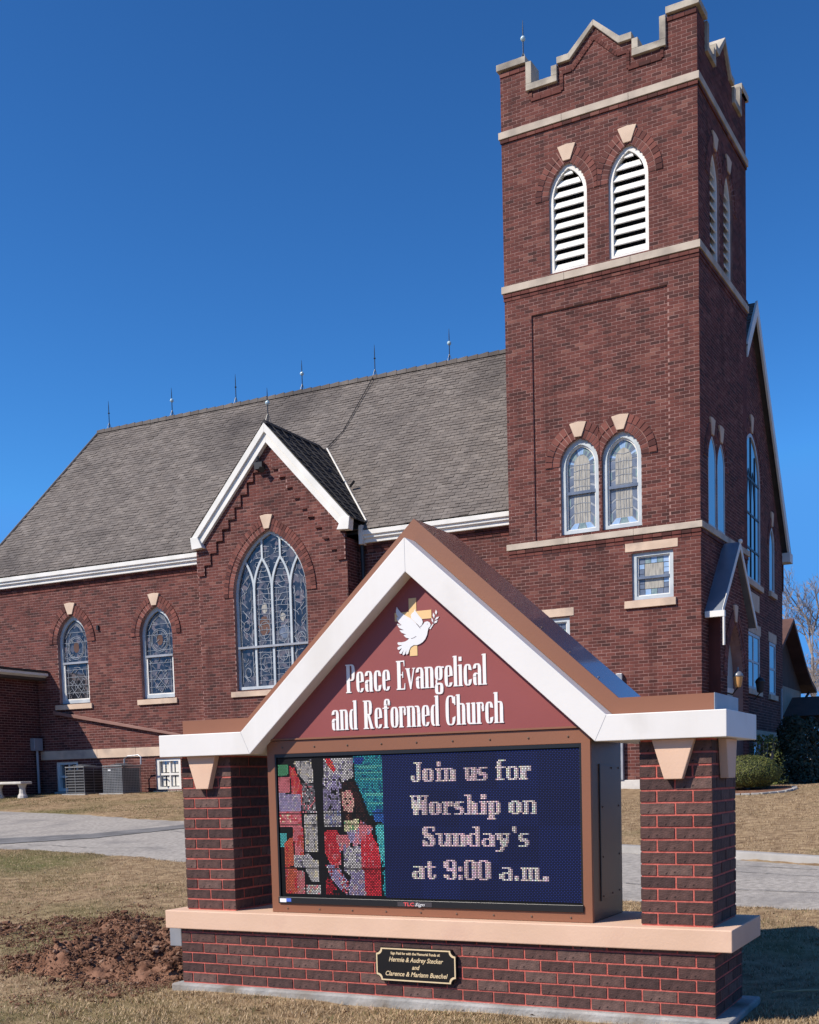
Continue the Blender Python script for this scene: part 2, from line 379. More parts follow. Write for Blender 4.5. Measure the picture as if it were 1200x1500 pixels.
def far_e(x): return lerp(FAR, x)+(wob(x, 9, 1.1, .16)+wob(x, 2, 4., .06) if x < .2 else 0)
def on_road(x, y):
    if not -59 < x < 59: return 0
    a, b = near_e(x), far_e(x)
    return min(sstep(a, a+.25, y), 1-sstep(b-.25, b, y))
def axis(lo, hi, fine_lo, fine_hi, st, grow=1.22):
    xs = [fine_lo]
    while xs[-1] < fine_hi: xs.append(xs[-1]+st)
    s = st
    while xs[-1] < hi: s *= grow; xs.append(xs[-1]+s)
    s = st
    while xs[0] > lo: s *= grow; xs.insert(0, xs[0]-s)
    return xs
def ground():
    X = axis(-500, 500, -18, 8, .14); Y = axis(-60, 900, -3, 14, .14)
    m = MB(); n = len(Y)
    for x in X:
        for y in Y:
            z = gz(x, y)
            if -25 < x < 12 and -8 < y < 22:
                z += .022*noise.noise(Vector((x*.9, y*.9, 0)))+.012*noise.noise(Vector((x*4, y*4, 5)))
            z -= .06*on_road(x, y)
            m.v.append((x, y, z))
    for i in range(len(X)-1):
        for j in range(n-1): m.f.append((i*n+j, (i+1)*n+j, (i+1)*n+j+1, i*n+j+1))
    m.r = [.5]*len(m.f); m.c = [None]*len(m.f)
    o = m.build('lawn_ground', 'lawn', fix=False, smooth=True); o['kind'] = 'structure'; return o
ground()
def road():
    m = MB(); xs = axis(-55, 55, -18, 8, .2); K = 14
    for x in xs:
        a, b = near_e(x)+.02, far_e(x)-.02
        for k in range(K+1):
            y = a+(b-a)*k/K; m.v.append((x, y, gz(x, y)+.004*noise.noise(Vector((x, y, 0)))-(.014 if k in (0, K) else 0)))
    for i in range(len(xs)-1):
        for k in range(K): q = i*(K+1)+k; m.f.append((q, q+K+1, q+K+2, q+1))
    m.r = [.5]*len(m.f); m.c = [None]*len(m.f)
    o = m.build('road', 'asphalt', fix=False, smooth=True); o['kind'] = 'structure'
    # darker resurfaced strip running across the drive on the left
    p = MB(); A = [(-13.5, 6.95), (-10.66, 7.75), (-9.03, 8.45), (-8.3, 9.4), (-7.9, 10.2)]; B = [(-13.3, 6.3), (-9.78, 7.15), (-8.47, 7.95), (-7.8, 9.05), (-7.35, 10.0)]
    P = []
    for k in range(41):
        t = k/10; i = min(int(t), 3); f = t-i
        a = Vector(A[i]).lerp(Vector(A[i+1]), f); b = Vector(B[i]).lerp(Vector(B[i+1]), f)
        a += Vector((wob(k, 1, .9, .06), wob(k, 7, .9, .06))); b += Vector((wob(k, 3, .9, .06), wob(k, 8, .9, .06))); P.append((a, b))
    for (a, b), (c, d) in zip(P, P[1:]):
        p.quad([(q.x, q.y, gz(q.x, q.y)+.009) for q in (a, c, d, b)])
    o = p.build('asphalt_patch', 'asphalt_patch', fix=False); o['kind'] = 'structure'
    # thin tarred cracks
    c = MB()
    for pts in ([(-6.2, 7.0), (-7.5, 6.9), (-9.3, 7.2)], [(2.0, 5.9), (3.0, 5.6), (4.2, 5.4), (6, 5.0)], [(1.5, 4.9), (2.8, 4.7), (4.4, 4.45)], [(-5.5, 8.2), (-7.2, 8.7), (-8.2, 9.1)], [(2.2, 6.25), (3.3, 5.95), (4.6, 5.5)]):
        fine = []
        for (a, b), (cc, d) in zip(pts, pts[1:]):
            for k in range(12): t = k/12; x = a+(cc-a)*t; y = b+(d-b)*t; fine.append((x+wob(x, y, 3, .05), y+wob(y, x, 3, .06)))
        for a, b in zip(fine, fine[1:]):
            wv = .005+.008*random.random()
            c.quad([(a[0], a[1]-wv, gz(*a)+.0085), (b[0], b[1]-wv, gz(*b)+.0085), (b[0], b[1]+wv, gz(*b)+.0085), (a[0], a[1]+wv, gz(*a)+.0085)])
    o = c.build('road_crack', 'asphalt_patch', fix=False); o['kind'] = 'structure'
    kb = MB(); xs = [-.4+.35*i for i in range(90)]
    for a, b in zip(xs, xs[1:]):
        ya, yb = lerp(FAR, a), lerp(FAR, b)
        def pr(x, y): z = gz(x, y); return [(x, y-.03, z-.06), (x, y-.01, z+.06), (x, y+.02, z+.075), (x, y+.19, z+.075), (x, y+.21, z-.06)]
        p, q = pr(a, ya), pr(b, yb)
        for k in range(4): kb.quad([p[k], q[k], q[k+1], p[k+1]])
    o = kb.build('kerb', 'kerb_concrete', fix=False, smooth=False); o['kind'] = 'structure'
road()

# ------------------------------------------------------------------ church
TR = -0.0397                      # the tower stands very slightly turned against the nave
church = thing('brick_church', 'red brick church with square bell tower, grey shingle roof and pointed stained-glass windows', 'church', (-.729, 16.6736, .4727), .0016)
GZ = .45                          # walls start below the lawn

def frame_ring(parent, out, inn, mp, y0, y1, m='window_paint', rz=0, name='frame', bevel=0):
    b = MB(mp); b.ring(out, inn, y0, y1); return b.build(name, m, parent, rz, bevel=bevel)
def pane(parent, poly, mp, d, m, rz=0, name='pane'):
    b = MB(mp); b.quad([(x, d, z) for x, z in poly]); return b.build(name, m, parent, rz, fix=False)

# --- tower walls
HZ = 14.3; TW = 4.229; TD = 3.603
CXT = -TW/2
PROF = [(-4.229, 15.60), (-3.62, 15.60), (-3.62, 15.03), (-2.92, 15.03), (-2.92, 15.36), (-2.64, 15.36), (-2.1145, 15.86), (-1.589, 15.36), (-1.309, 15.36), (-1.309, 15.03), (-.61, 15.03), (-.61, 15.60), (0, 15.60)]
LV = [(-2.745, .85), (-1.435, .85)]
louv = [gothic(c, w_, 11.30, 12.78, 13.44) for c, w_ in LV]
panel = rect(-3.61, -.645, 5.91, 10.57)
SMALL = [rect(-1.455, -.57, 4.46, 5.43), rect(-3.66, -2.85, 3.05, 4.26)]
fr0 = front(0)
twout = [(-4.229, GZ), (0, GZ)]+list(reversed(PROF))
brick_wall(twout, louv+[panel]+SMALL, fr0, church, TR, name='tower_front_wall')
LOWW = [(-2.595, .86), (-1.665, .86)]
loww = [gothic(c, w_, 5.97, 7.38, 7.91) for c, w_ in LOWW]
frp = front(.032)
brick_wall(panel, loww, frp, church, TR, name='tower_panel_wall')
b = MB(fr0); b.ring(panel, panel, .003, .07)
b = MB()
def sprof(pts): return [(-(x)*TD/TW, z) for x, z in pts]      # the same parapet outline along the side
sd0 = side(0)
SL = [(1.14, .70), (2.14, .70)]
slv = [gothic(c, w_, 11.30, 12.78, 13.44) for c, w_ in SL]
SP = [(.82, .56), (1.47, .56)]
spw = [gothic(c, w_, 5.93, 7.25, 7.74) for c, w_ in SP]
PORCH = rect(.62, 2.62, GZ, 4.1)
brick_wall([(0, GZ), (TD, GZ)]+[q for q in sprof(PROF)], slv+spw, sd0, church, TR, name='tower_side_wall')
# unseen back and left faces plus roof deck
b = MB(); b.prism([(x, z) for x, z in twout], TD-.3, TD); b.build('tower_back_wall', 'church_brick', church, TR)
b = MB(side(-TW+.3)); b.prism([(0.03, GZ), (TD-.31, GZ)]+[(min(max(u, .03), TD-.31), z) for u, z in sprof(PROF)], 0, .3); b.build('tower_left_wall', 'church_brick', church, TR)
b = MB(); b.box(-TW+.31, -.02, .02, TD-.31, 14.5, 14.6); b.build('tower_roof_deck', 'dark_void', church, TR)
# inner faces of the parapet
b = MB(); b.prism([(-TW+.32, 14.2)]+[(max(min(x, -.02), -TW+.32), z) for x, z in PROF]+[(-.02, 14.2)], .02, .3)
b.build('parapet_back', 'church_brick', church, TR)
b = MB(side(-.02)); b.prism([(.32, 14.2)]+[(max(min(x, TD-.32), .32), z) for x, z in reversed(sprof(PROF))][::-1][::-1]+[(TD-.32, 14.2)], 0, .28)
# outline order for the side runs the other way round
del b
pr = sorted(sprof(PROF), key=lambda q: q[0])
pr = [(u, z) for u, z in reversed(sprof(PROF))]
b = MB(side(-.02)); b.prism([(.32, 14.2)]+[(max(min(u, TD-.32), .32), z) for u, z in pr]+[(TD-.32, 14.2)], 0, .28); b.build('parapet_back', 'church_brick', church, TR)
# coping: stones following the stepped outline
def coping(prof, mp, y0, y1):
    t = .13
    for (a, b_) in zip(prof, prof[1:]):
        dx, dz = b_[0]-a[0], b_[1]-a[1]; l = math.hypot(dx, dz); s = MB(mp)
        if abs(dx) < 1e-6:                                   # vertical stone on the face of a step
            zlo, zhi = min(a[1], b_[1]), max(a[1], b_[1]); low_right = (b_[1] < a[1])
            x0, x1 = (a[0], a[0]+t) if low_right == (prof[-1][0] > prof[0][0]) else (a[0]-t, a[0])
            s.box(x0, x1, y0, y1, zlo+t+.003, zhi-.003)
        elif abs(dz) < 1e-6:
            lo, hi = min(a[0], b_[0]), max(a[0], b_[0])
            s.box(lo-(.06 if False else 0), hi, y0-.006, y1, a[1]+.002, a[1]+t)
        else:
            nx, nz = -dz/l*t*.9, dx/l*t*.9
            if nz < 0: nx, nz = -nx, -nz
            s.prism([(a[0], a[1]+.003), (b_[0], b_[1]+.003), (b_[0]+(nx if abs(b_[0]-prof[6][0]) > .01 else 0), b_[1]+nz*(1 if abs(b_[0]-prof[6][0]) > .01 else 1.35)), (a[0]+(nx if abs(a[0]-prof[6][0]) > .01 else 0), a[1]+nz*(1 if abs(a[0]-prof[6][0]) > .01 else 1.35))], y0-.003, y1)
        s.build('coping_stone', 'coping_stone', church, TR, bevel=.008)
coping([(-4.29, 15.60)]+PROF[1:-1]+[(.06, 15.60)], fr0, -.055, .34)
coping([(u, z) for u, z in ([(.345, 15.60)]+[q for q in pr[1:-1]]+[(TD-.02, 15.60)])], sd0, -.055, .34)
coping([(-4.29, 15.60)]+PROF[1:-1]+[(.06, 15.60)], front(TD), -.34, .055)
# corbelled brick line just inside the coping
pl = [(x, z-.09) for x, z in [(-4.229, 15.60), (-3.53, 15.60), (-3.53, 14.94), (-2.83, 14.94), (-2.83, 15.27), (-2.6, 15.27), (-2.1145, 15.74), (-1.63, 15.27), (-1.40, 15.27), (-1.40, 14.94), (-.70, 14.94), (-.70, 15.60), (0, 15.60)]]
b = MB(fr0); rc_ = random.Random(8)
for a_, c_ in zip(pl, pl[1:]):
    ln_ = math.hypot(c_[0]-a_[0], c_[1]-a_[1]); n_ = max(1, round(ln_/(.2 if abs(c_[1]-a_[1]) < .01 else .0677)))
    for k in range(n_):
        t0, t1 = k/n_, (k+1)/n_-.008/ln_; b.bar([(a_[0]+(c_[0]-a_[0])*t, a_[1]+(c_[1]-a_[1])*t) for t in (t0, t1)], .066, -.018-rc_.uniform(0, .003), .01, rc_.random())
stuff(b.build('corbel_course', 'church_brick', church, TR))
# belt courses: separate stones
def belt(z0, z1, mp, a, b_, pr, seg, first=.06):
    n = max(1, round((b_-a)/seg)); x = a
    for k in range(n):
        s = MB(mp); x1 = a+(b_-a)*(k+1)/n; s.box(x+.002, x1-.002, -pr, .05, z0, z1); s.build('belt_stone', 'belt_stone', church, TR, bevel=.006); x = x1
for z0, z1 in ((14.238, 14.378), (11.112, 11.256), (5.771, 5.898)):
    belt(z0, z1, fr0, -TW-.05, .05, .05, 1.45); belt(z0, z1, sd0, -.0495+.1, TD+.05, .05, 1.3)
for z in (14.16, 11.03, 5.69, 5.62, 10.96):
    for mp, a, b_ in ((fr0, -TW-.02, .02), (sd0, .03, TD)):
        s = MB(mp); rng = random.Random(int(z*100)); x = a; pj = .03 if round(z*100) in (1103, 569, 1416) else .012
        while x < b_-.03: x1 = min(x+.2032, b_); s.box(x+.004, x1-.004, -pj, .01, z, z+.062, rng.random()); x = x1
        stuff(s.build('dentil_course', 'church_brick', church, TR))
# louvred belfry openings
def louvre(cx, wd, mp, lim):
    out = gothic(cx, wd, 11.30, 12.78, 13.44); inn = gothic(cx, wd-.17, 11.36, 12.78, 13.44-.11)
    fr = frame_ring(church, out, inn, mp, .05, .17, 'white_trim', TR, 'louvre_frame')
    z = 11.37
    while z < 13.25:
        iv = spans(inn, min(z+.05, 13.3))
        if iv and iv[0][1]-iv[0][0] > .1:
            a, b_ = iv[0]; iv2 = spans(inn, min(z+.16, 13.315)); a2, b2 = iv2[0] if iv2 else (a+.1, b_-.1)
            s = MB(mp); s.v = [mp(*q) for q in ((a, .058, z), (b_, .058, z), (b_, .075, z-.012), (a, .075, z-.012), (a2, .125, z+.135), (b2, .125, z+.135), (b2, .145, z+.125), (a2, .145, z+.125))]
            s.f = [(0, 1, 2, 3), (0, 1, 5, 4), (4, 5, 6, 7), (3, 2, 6, 7), (0, 3, 7, 4), (1, 2, 6, 5)]; s.r = [.5]*6; s.c = [None]*6
            s.build('slat', 'louvre_slat', fr)
        z += .205
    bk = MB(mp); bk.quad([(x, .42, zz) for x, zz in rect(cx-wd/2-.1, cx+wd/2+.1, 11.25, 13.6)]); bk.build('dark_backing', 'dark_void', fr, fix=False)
    arch_ring(church, cx, wd, 12.78, 13.44, mp, TR, rw=.30, key=.31, keyw=.40, lim=lim)
for (c, w_), lm in zip(LV, ((-99, -2.095), (-2.085, 99))): louvre(c, w_, fr0, lm)
for (c, w_), lm in zip(SL, ((-99, 1.635), (1.645, 99))): louvre(c, w_, sd0, lm)
# stained-glass pair in the recessed panel
def pale_window(out_f, inn_f, cen_f, mp, zbar, key=None):
    pass
def tower_pair(cx, wd, mp, z0, zs, za):
    out = gothic(cx, wd, z0, zs, za); inn = gothic(cx, wd-.19, z0+.085, zs, za-.115)
    fr = frame_ring(church, out, inn, mp, .065, .17, 'window_paint', TR, 'window')
    in2 = gothic(cx, wd-.25, z0+.11, zs, za-.15); frame_ring(fr, inn, in2, mp, .105, .16, 'white_trim', 0, 'sash')
    cen = gothic(cx, wd-.25-.25, z0+.235, zs+.0, za-.30)
    pane(fr, cen, mp, .142, 'beige_glass')
    # border panes cut from the band between sash and centre light
    k = len(in2); rng = random.Random(int(cx*100)); g = .008
    for i in range(k):
        j = (i+1) % k; a, b_, c, d = in2[i], in2[j], cen[j], cen[i]
        ln = math.hypot(b_[0]-a[0], b_[1]-a[1]); n = max(1, round(ln/.2))
        for q in range(n):
            t0, t1 = q/n+.02, (q+1)/n-.02
            P = [(a[0]+(b_[0]-a[0])*t0, a[1]+(b_[1]-a[1])*t0), (a[0]+(b_[0]-a[0])*t1, a[1]+(b_[1]-a[1])*t1), (d[0]+(c[0]-d[0])*t1, d[1]+(c[1]-d[1])*t1), (d[0]+(c[0]-d[0])*t0, d[1]+(c[1]-d[1])*t0)]
            top = abs(P[0][1]-za) < .45; 
            m = 'skyblue_glass' if (i == 0 and q % 2 == 0) or (abs(i-k/2-.5) < 1.2) or (i in (4, k-3)) else ('teal_glass' if i == 0 or top and rng.random() < .6 else 'blue_glass')
            # two rings of border: pale outer strip and blue inner strip
            mid0 = [(P[0][0]*.62+P[3][0]*.38, P[0][1]*.62+P[3][1]*.38), (P[1][0]*.62+P[2][0]*.38, P[1][1]*.62+P[2][1]*.38)]
            if m == 'blue_glass':
                pane(fr, [P[0], P[1], mid0[1], mid0[0]], mp, .142, 'teal_glass' if rng.random() < .3 else 'blue_glass', name='border_pane')
                pane(fr, [mid0[0], mid0[1], P[2], P[3]], mp, .143, 'blue_glass', name='border_pane')
            else: pane(fr, P, mp, .142, m, name='border_pane')
    ld = MB(mp); ld.ring(in2, [(x*.999+cx*.001, z) for x, z in cen], .148, .151); ld.build('leading', 'lead_came', fr)
    zr = z0+(za-z0)*.44; rb = MB(mp); rb.box(cx-wd/2+.11, cx+wd/2-.10, .09, .148, zr-.03, zr+.03); rb.build('meeting_rail', 'blue_glass', fr)
    # came lines across the pale centre light
    cl = MB(mp); rng = random.Random(5+int(cx*10)); z = z0+.25
    while z < za-.35:
        z += rng.uniform(.13, .2); iv = spans(cen, min(z, za-.31))
        if iv: cl.bar([(iv[0][0], z), (iv[0][0]*.5+iv[0][1]*.5, z+rng.uniform(-.03, .03)), (iv[0][1], z)], .009, .135, .141)
    for q in range(5):
        x = cx+(q-2)*.062+rng.uniform(-.015, .015); cl.bar([(x, z0+.25), (x+rng.uniform(-.02, .02), (z0+za)/2), (x, za-.5)], .008, .1355, .1405)
    cl.build('came', 'lead_came', fr)
for c, w_ in LOWW:
    tower_pair(c, w_, frp, 5.97, 7.38, 7.91); arch_ring(church, c, w_, 7.38, 7.91, frp, TR, rw=.34, key=.30, keyw=.38, proud=.03, lim=(-99, -2.14) if c < -2 else (-2.13, 99))
b = MB(frp); b.box(-2.166, -2.094, .02, .16, 5.95, 7.42); b.build('mullion_pier', 'house_roof', church, TR)
# small rectangular windows with stone lintels and sills
def small_window(x0, x1, z0, z1):
    mp = fr0; cx = (x0+x1)/2
    out = rect(x0, x1, z0, z1); inn = rect(x0+.09, x1-.09, z0+.085, z1-.085)
    fr = frame_ring(church, out, inn, mp, .05, .15, 'window_paint', TR, 'window')
    in2 = rect(x0+.12, x1-.12, z0+.11, z1-.11); frame_ring(fr, inn, in2, mp, .085, .14, 'white_trim', 0, 'sash')
    w0, w1, h0, h1 = x0+.12, x1-.12, z0+.11, z1-.11; bw = .125
    pane(fr, rect(w0+bw, w1-bw, h0+bw, h1-bw), mp, .112, 'beige_glass')
    n = 5; rng = random.Random(int(z0*100))
    for k in range(n):
        for (za_, zb_) in ((h0, h0+bw-.01), (h1-bw+.01, h1)):
            xa = w0+(w1-w0)*k/n; pane(fr, rect(xa+.004, xa+(w1-w0)/n-.004, za_, zb_), mp, .112, ('teal_glass', 'skyblue_glass')[(k+(za_ > h0)) % 2] if rng.random() < .7 else 'blue_glass', name='border_pane')
        zz = h0+bw+(h1-h0-2*bw)*k/n
        for (xa, xb) in ((w0, w0+bw-.01), (w1-bw+.01, w1)):
            pane(fr, rect(xa, xb, zz+.004, zz+(h1-h0-2*bw)/n-.004), mp, .112, ('blue_glass', 'blue_glass', 'teal_glass', 'skyblue_glass')[rng.randrange(4)], name='border_pane')
    ld = MB(mp); ld.ring(rect(w0, w1, h0, h1), rect(w0+bw, w1-bw, h0+bw, h1-bw), .118, .121); ld.build('leading', 'dark_metal', fr)
    zr = z0+(z1-z0)*.47; rb = MB(mp); rb.box(x0+.1, x1-.1, .06, .118, zr-.025, zr+.025); rb.build('meeting_rail', 'blue_glass', fr)
    s = MB(mp); s.box(x0-.135, x1+.1, -.012, .1, z1+.02, z1+.19); s.build('lintel', 'stone', church, TR, bevel=.006)
    s = MB(mp); s.box(x0-.15, x1+.06, -.05, .1, z0-.155, z0-.005); s.build('sill', 'stone', church, TR, bevel=.006)
small_window(-1.455, -.57, 4.46, 5.43); small_window(-3.66, -2.85, 3.05, 4.26)
# tower side: tall plain pair under sky reflections
for c, w_ in SP:
    out = gothic(c, w_, 5.93, 7.25, 7.74); inn = gothic(c, w_-.07, 5.96, 7.25, 7.70)
    fr = frame_ring(church, out, inn, sd0, -.004, .12, 'window_paint', TR, 'window'); pane(fr, inn, sd0, .006, 'sky_glass')
    arch_ring(church, c, w_, 7.25, 7.74, sd0, TR, rw=.28, key=.34, keyw=.34, lim=(-99, 1.14) if c < 1 else (1.15, 99))
# plinth stones and drain pipe at the foot of the tower
x = -TW-.06
while x < 0:
    s = MB(fr0); x1 = min(x+1.05, .06); s.box(x+.004, x1-.004, -.07, .05, GZ-.2, .80); s.build('plinth_stone', 'pale_concrete', church, TR, bevel=.012); x = x1
s = MB(); s.box(.0, .07, -.06, TD, GZ-.2, .80); s.build('plinth_stone', 'pale_concrete', church, TR)
s = MB(fr0); s.box(-1.80, -1.66, -.10, -.012, .80, 3.0); s.build('downspout', 'grey_metal', church, TR, bevel=.01)

# --- entrance porch on the tower's side
pc = 1.60
pout = [(.50, GZ), (2.70, GZ), (2.70, 4.15), (pc, 5.52), (.50, 4.15)]
dgo = gothic(pc-.0, 1.25, GZ+.0, 2.9, 4.05)
brick_wall(pout, [dgo], side(.25), church, TR, name='porch_wall', reveal=.24)
for u0, u1 in ((.50, .51), (2.69, 2.70)):
    s = MB(); s.quad([(0, u0, GZ), (.245, u0, GZ), (.245, u0, 4.15), (0, u0, 4.15)]); s.build('porch_return', 'church_brick', church, TR, fix=False)
arch_ring(church, pc, 1.25, 2.9, 4.05, side(.25), TR, rw=.3, key=.36, keyw=.3)
for sg in (-1, 1):
    e = MB(side(.36)); a = (pc, 5.72); b_ = (pc+sg*1.36, 4.16)
    e.prism([a, b_, (b_[0], b_[1]-.075), (a[0], a[1]-.09)], 0, .40)
    e.build('porch_roof', 'zinc_roof', church, TR)
    t = MB(side(.375)); t.prism([(a[0]-sg*.0, a[1]+.02), (b_[0]+sg*.02, b_[1]+.02), (b_[0]+sg*.02, b_[1]-.13), (a[0], a[1]-.14)], 0, .012+.01*(sg > 0)); t.build('porch_rake_trim', 'white_trim', church, TR)
s = MB(); s.box(.02, .42, .17, .27, 4.02, 4.14); s.build('porch_gutter', 'white_trim', church, TR)
s = MB(); s.tube([(.40, .20, 4.03), (.40, .20, 3.45)], .028, 6); s.build('sunlit_corner_tube', 'white_trim', church, TR)  # pale tube added to stand for the sunlit brick at the porch corner
s = MB(); s.lathe([(0, 0), (.035, .01), (.05, .05), (.035, .09), (0, .1)], .37, pc, 5.68); s.build('porch_finial', 'white_trim', church, TR)
dr = MB(side(.03)); dr.prism(gothic(pc, 1.23, GZ, 2.9, 4.03), 0, .03); dro = dr.build('door', 'door_paint', church, TR)
s = MB(side(.035)); s.box(pc-.6, pc+.6, -.02, 0, 2.62, 2.72); s.build('transom', 'white_trim', dro)
s = MB(side(.04)); s.box(pc-.015, pc+.015, -.015, 0, GZ, 2.6); s.build('door_gap', 'dark_metal', dro)
def lantern(u, lit):
    cx = .52; L = MB(); L.lathe([(.10, .33), (.115, .35), (.09, .40), (.05, .44), (.012, .46), (.012, .53)], cx, u, 2.52)
    o = L.build('lantern', 'lit_lamp_grey' if lit else 'dark_metal', church, TR, smooth=True)
    q = MB(); q.tube([(.26, u, 2.55), (.40, u, 2.5), (.52, u, 2.64)], .014); q.build('bracket', 'dark_metal', o)
    g = MB(); g.lathe([(.055, 0), (.075, .05), (.098, .2), (.1, .21)], cx, u, 2.64); g.build('lamp_glass', 'lit_lamp_amber' if lit else 'ac_core', o, smooth=True)
lantern(.80, 1); lantern(2.62, 0)

# --- nave
YN = .83; ZE = 6.745; YR = 4.685; ZR = 11.71; YF = 8.54; XL = -20.85; YE = .62
frn = front(YN); frt = front(.28)
NW = [(-17.53, 1.08), (-14.62, 1.08)]
nwin = [gothic(c, w_, 3.20, 4.83, 5.57) for c, w_ in NW]
bas = [rect(-14.83, -13.99, .78, 1.64), rect(-18.34, -17.53, .80, 1.64)]
brick_wall([(XL, GZ), (-12.7, GZ), (-12.7, 6.55), (XL, 6.55)], nwin+bas, frn, church, name='nave_wall')
brick_wall([(-8.4, GZ), (-4.15, GZ), (-4.15, 6.55), (-8.4, 6.55)], [], frn, church, name='nave_wall')
b = MB(); b.box(XL, -4.3, YF-.3, YF, GZ, 6.7); b.build('nave_back_wall', 'church_brick', church)
b = MB(side(XL)); b.prism([(YN+.03, GZ), (YF, GZ), (YF, 6.6), (YN+.03, 6.6)], -.3, 0); b.build('nave_end_wall', 'church_brick', church)
# transept front
TC = -10.56; TX0, TX1 = -12.72, -8.39
twin = gothic(-10.60, 2.13, 3.20, 5.45, 6.97, 14)
vent = rect(-11.24, -10.88, 1.12, 1.60)
brick_wall([(TX0, GZ), (TX1, GZ), (TX1, 6.65), (TC, 9.2), (TX0, 6.65)], [twin, vent], frt, church, name='transept_wall')
for mp, nm in ((side(TX1), 1), (lambda u, d, z: (TX0+d, u, z), 0)):
    brick_wall([(.284, GZ), (YN, GZ), (YN, 6.55), (.284, 6.55)], [], mp, church, name='transept_return')
# stepped brick corbelling up the gable
def stepped(sg):
    n_ = 9; P = [(TC+sg*2.155, 6.05), (TC+sg*1.93, 6.05)]; x, z = 1.93, 6.32
    for k in range(n_): P += [(TC+sg*x, z), (TC+sg*(x-.195), z)]; x -= .195; z += .255
    zt = z-.05; P += [(TC+sg*x, zt), (TC+.08*0+sg*max(2.155-(zt-6.65)*.845, x+.02), zt), (TC+sg*2.155, 6.66)]
    brick_wall(P, [], front(.235), church, name='stepped_corbel')
    e = MB(front(.235))
    for a_, b_ in zip(P[1:-2], P[2:-1]): e.quad([(a_[0], .004, a_[1]), (b_[0], .004, b_[1]), (b_[0], .05, b_[1]), (a_[0], .05, a_[1])])
    e.build('stepped_edge', 'church_brick', church, fix=False)
stepped(-1); stepped(1)
# under-eave brick bands
for (a, b_) in ((XL, -12.74), (-8.38, -4.2)):
    for z, pj in ((6.40, .035), (6.33, .015), (6.47, .06)):
        s = MB(frn); rng = random.Random(int(z*100)); x = a
        while x < b_-.03: x1 = min(x+.2032, b_); s.box(x+.004, x1-.004, -pj, .01, z-.06, z, rng.random()); x = x1
        stuff(s.build('dentil_course', 'church_brick', church))
# water-table stones
for a, b_, mp in ((XL, -12.74, frn), (TX0-.03, TX1+.03, frt), (-8.36, -4.2, frn)):
    n = max(2, round((b_-a)/1.25)); 
    for k in range(n):
        s = MB(mp); s.box(a+(b_-a)*k/n+.003, a+(b_-a)*(k+1)/n-.003, -.035, .04, 1.69, 1.93); s.build('water_table_stone', 'stone', church, bevel=.006)
# gutters
def gutter(a, b_):
    prof = [(YE-.02, 6.735), (YE-.02, 6.63), (YE+.02, 6.61), (YE+.02, 6.56), (YE+.07, 6.53), (YE+.07, 6.46), (YN, 6.46), (YN, 6.735)]
    g = MB(lambda u, d, z: (d, u, z)); g.prism(prof, a, b_); return g.build('gutter', 'white_trim', church, bevel=.006)
gutter(-21.05, -12.76); gutter(-8.27, -4.2)
for x in (-12.78, -8.2):
    s = MB(); s.box(x-.05, x+.05, YE-.04, YN, 6.42, 6.86); s.build('gutter_box', 'white_trim', church, bevel=.008)
s = MB(); s.tube([(-8.24, .72, 6.45), (-8.24, .74, 5.9), (-8.24, .74, .6)], .05, 8); s.build('downspout', 'dark_metal', church)
# transept rakes
RY0, RY1 = .13, .28
def rake(sg):
    tip = (TC+.08+sg*2.28, 6.95); pk = (TC+.08, 9.40)
    for (o1, o2, y0, nm) in ((0, .14, RY0-.02, 'a'), (.14, .30, RY0+.03, 'b')):
        p = MB(front(0)); dx, dz = (pk[0]-tip[0]), (pk[1]-tip[1]); l = math.hypot(dx, dz); nx, nz = dz/l*-sg*-1, -abs(dx)/l
        nx = -sg*abs(dz)/l; 
        A = (tip[0]+nx*o1, tip[1]+nz*o1); A2 = (tip[0]+nx*o2, tip[1]+nz*o2)
        # mitre at the peak
        zt = lambda o: pk[1]-o*l/abs(dx)
        p.prism([A, A2, (pk[0]-sg*.0, zt(o2)), (pk[0], zt(o1))], y0, RY1); p.build('rake_board', 'white_trim', church, bevel=.004)
    s = MB(front(0)); x = tip[0]; s.prism([(x+sg*.02, 6.97), (x-sg*.20, 6.97-.0), (x-sg*.34, 6.70), (x-sg*.02, 6.68)], RY0-.04, RY1+.01); s.build('rake_return', 'white_trim', church, bevel=.008)
rake(-1); rake(1)
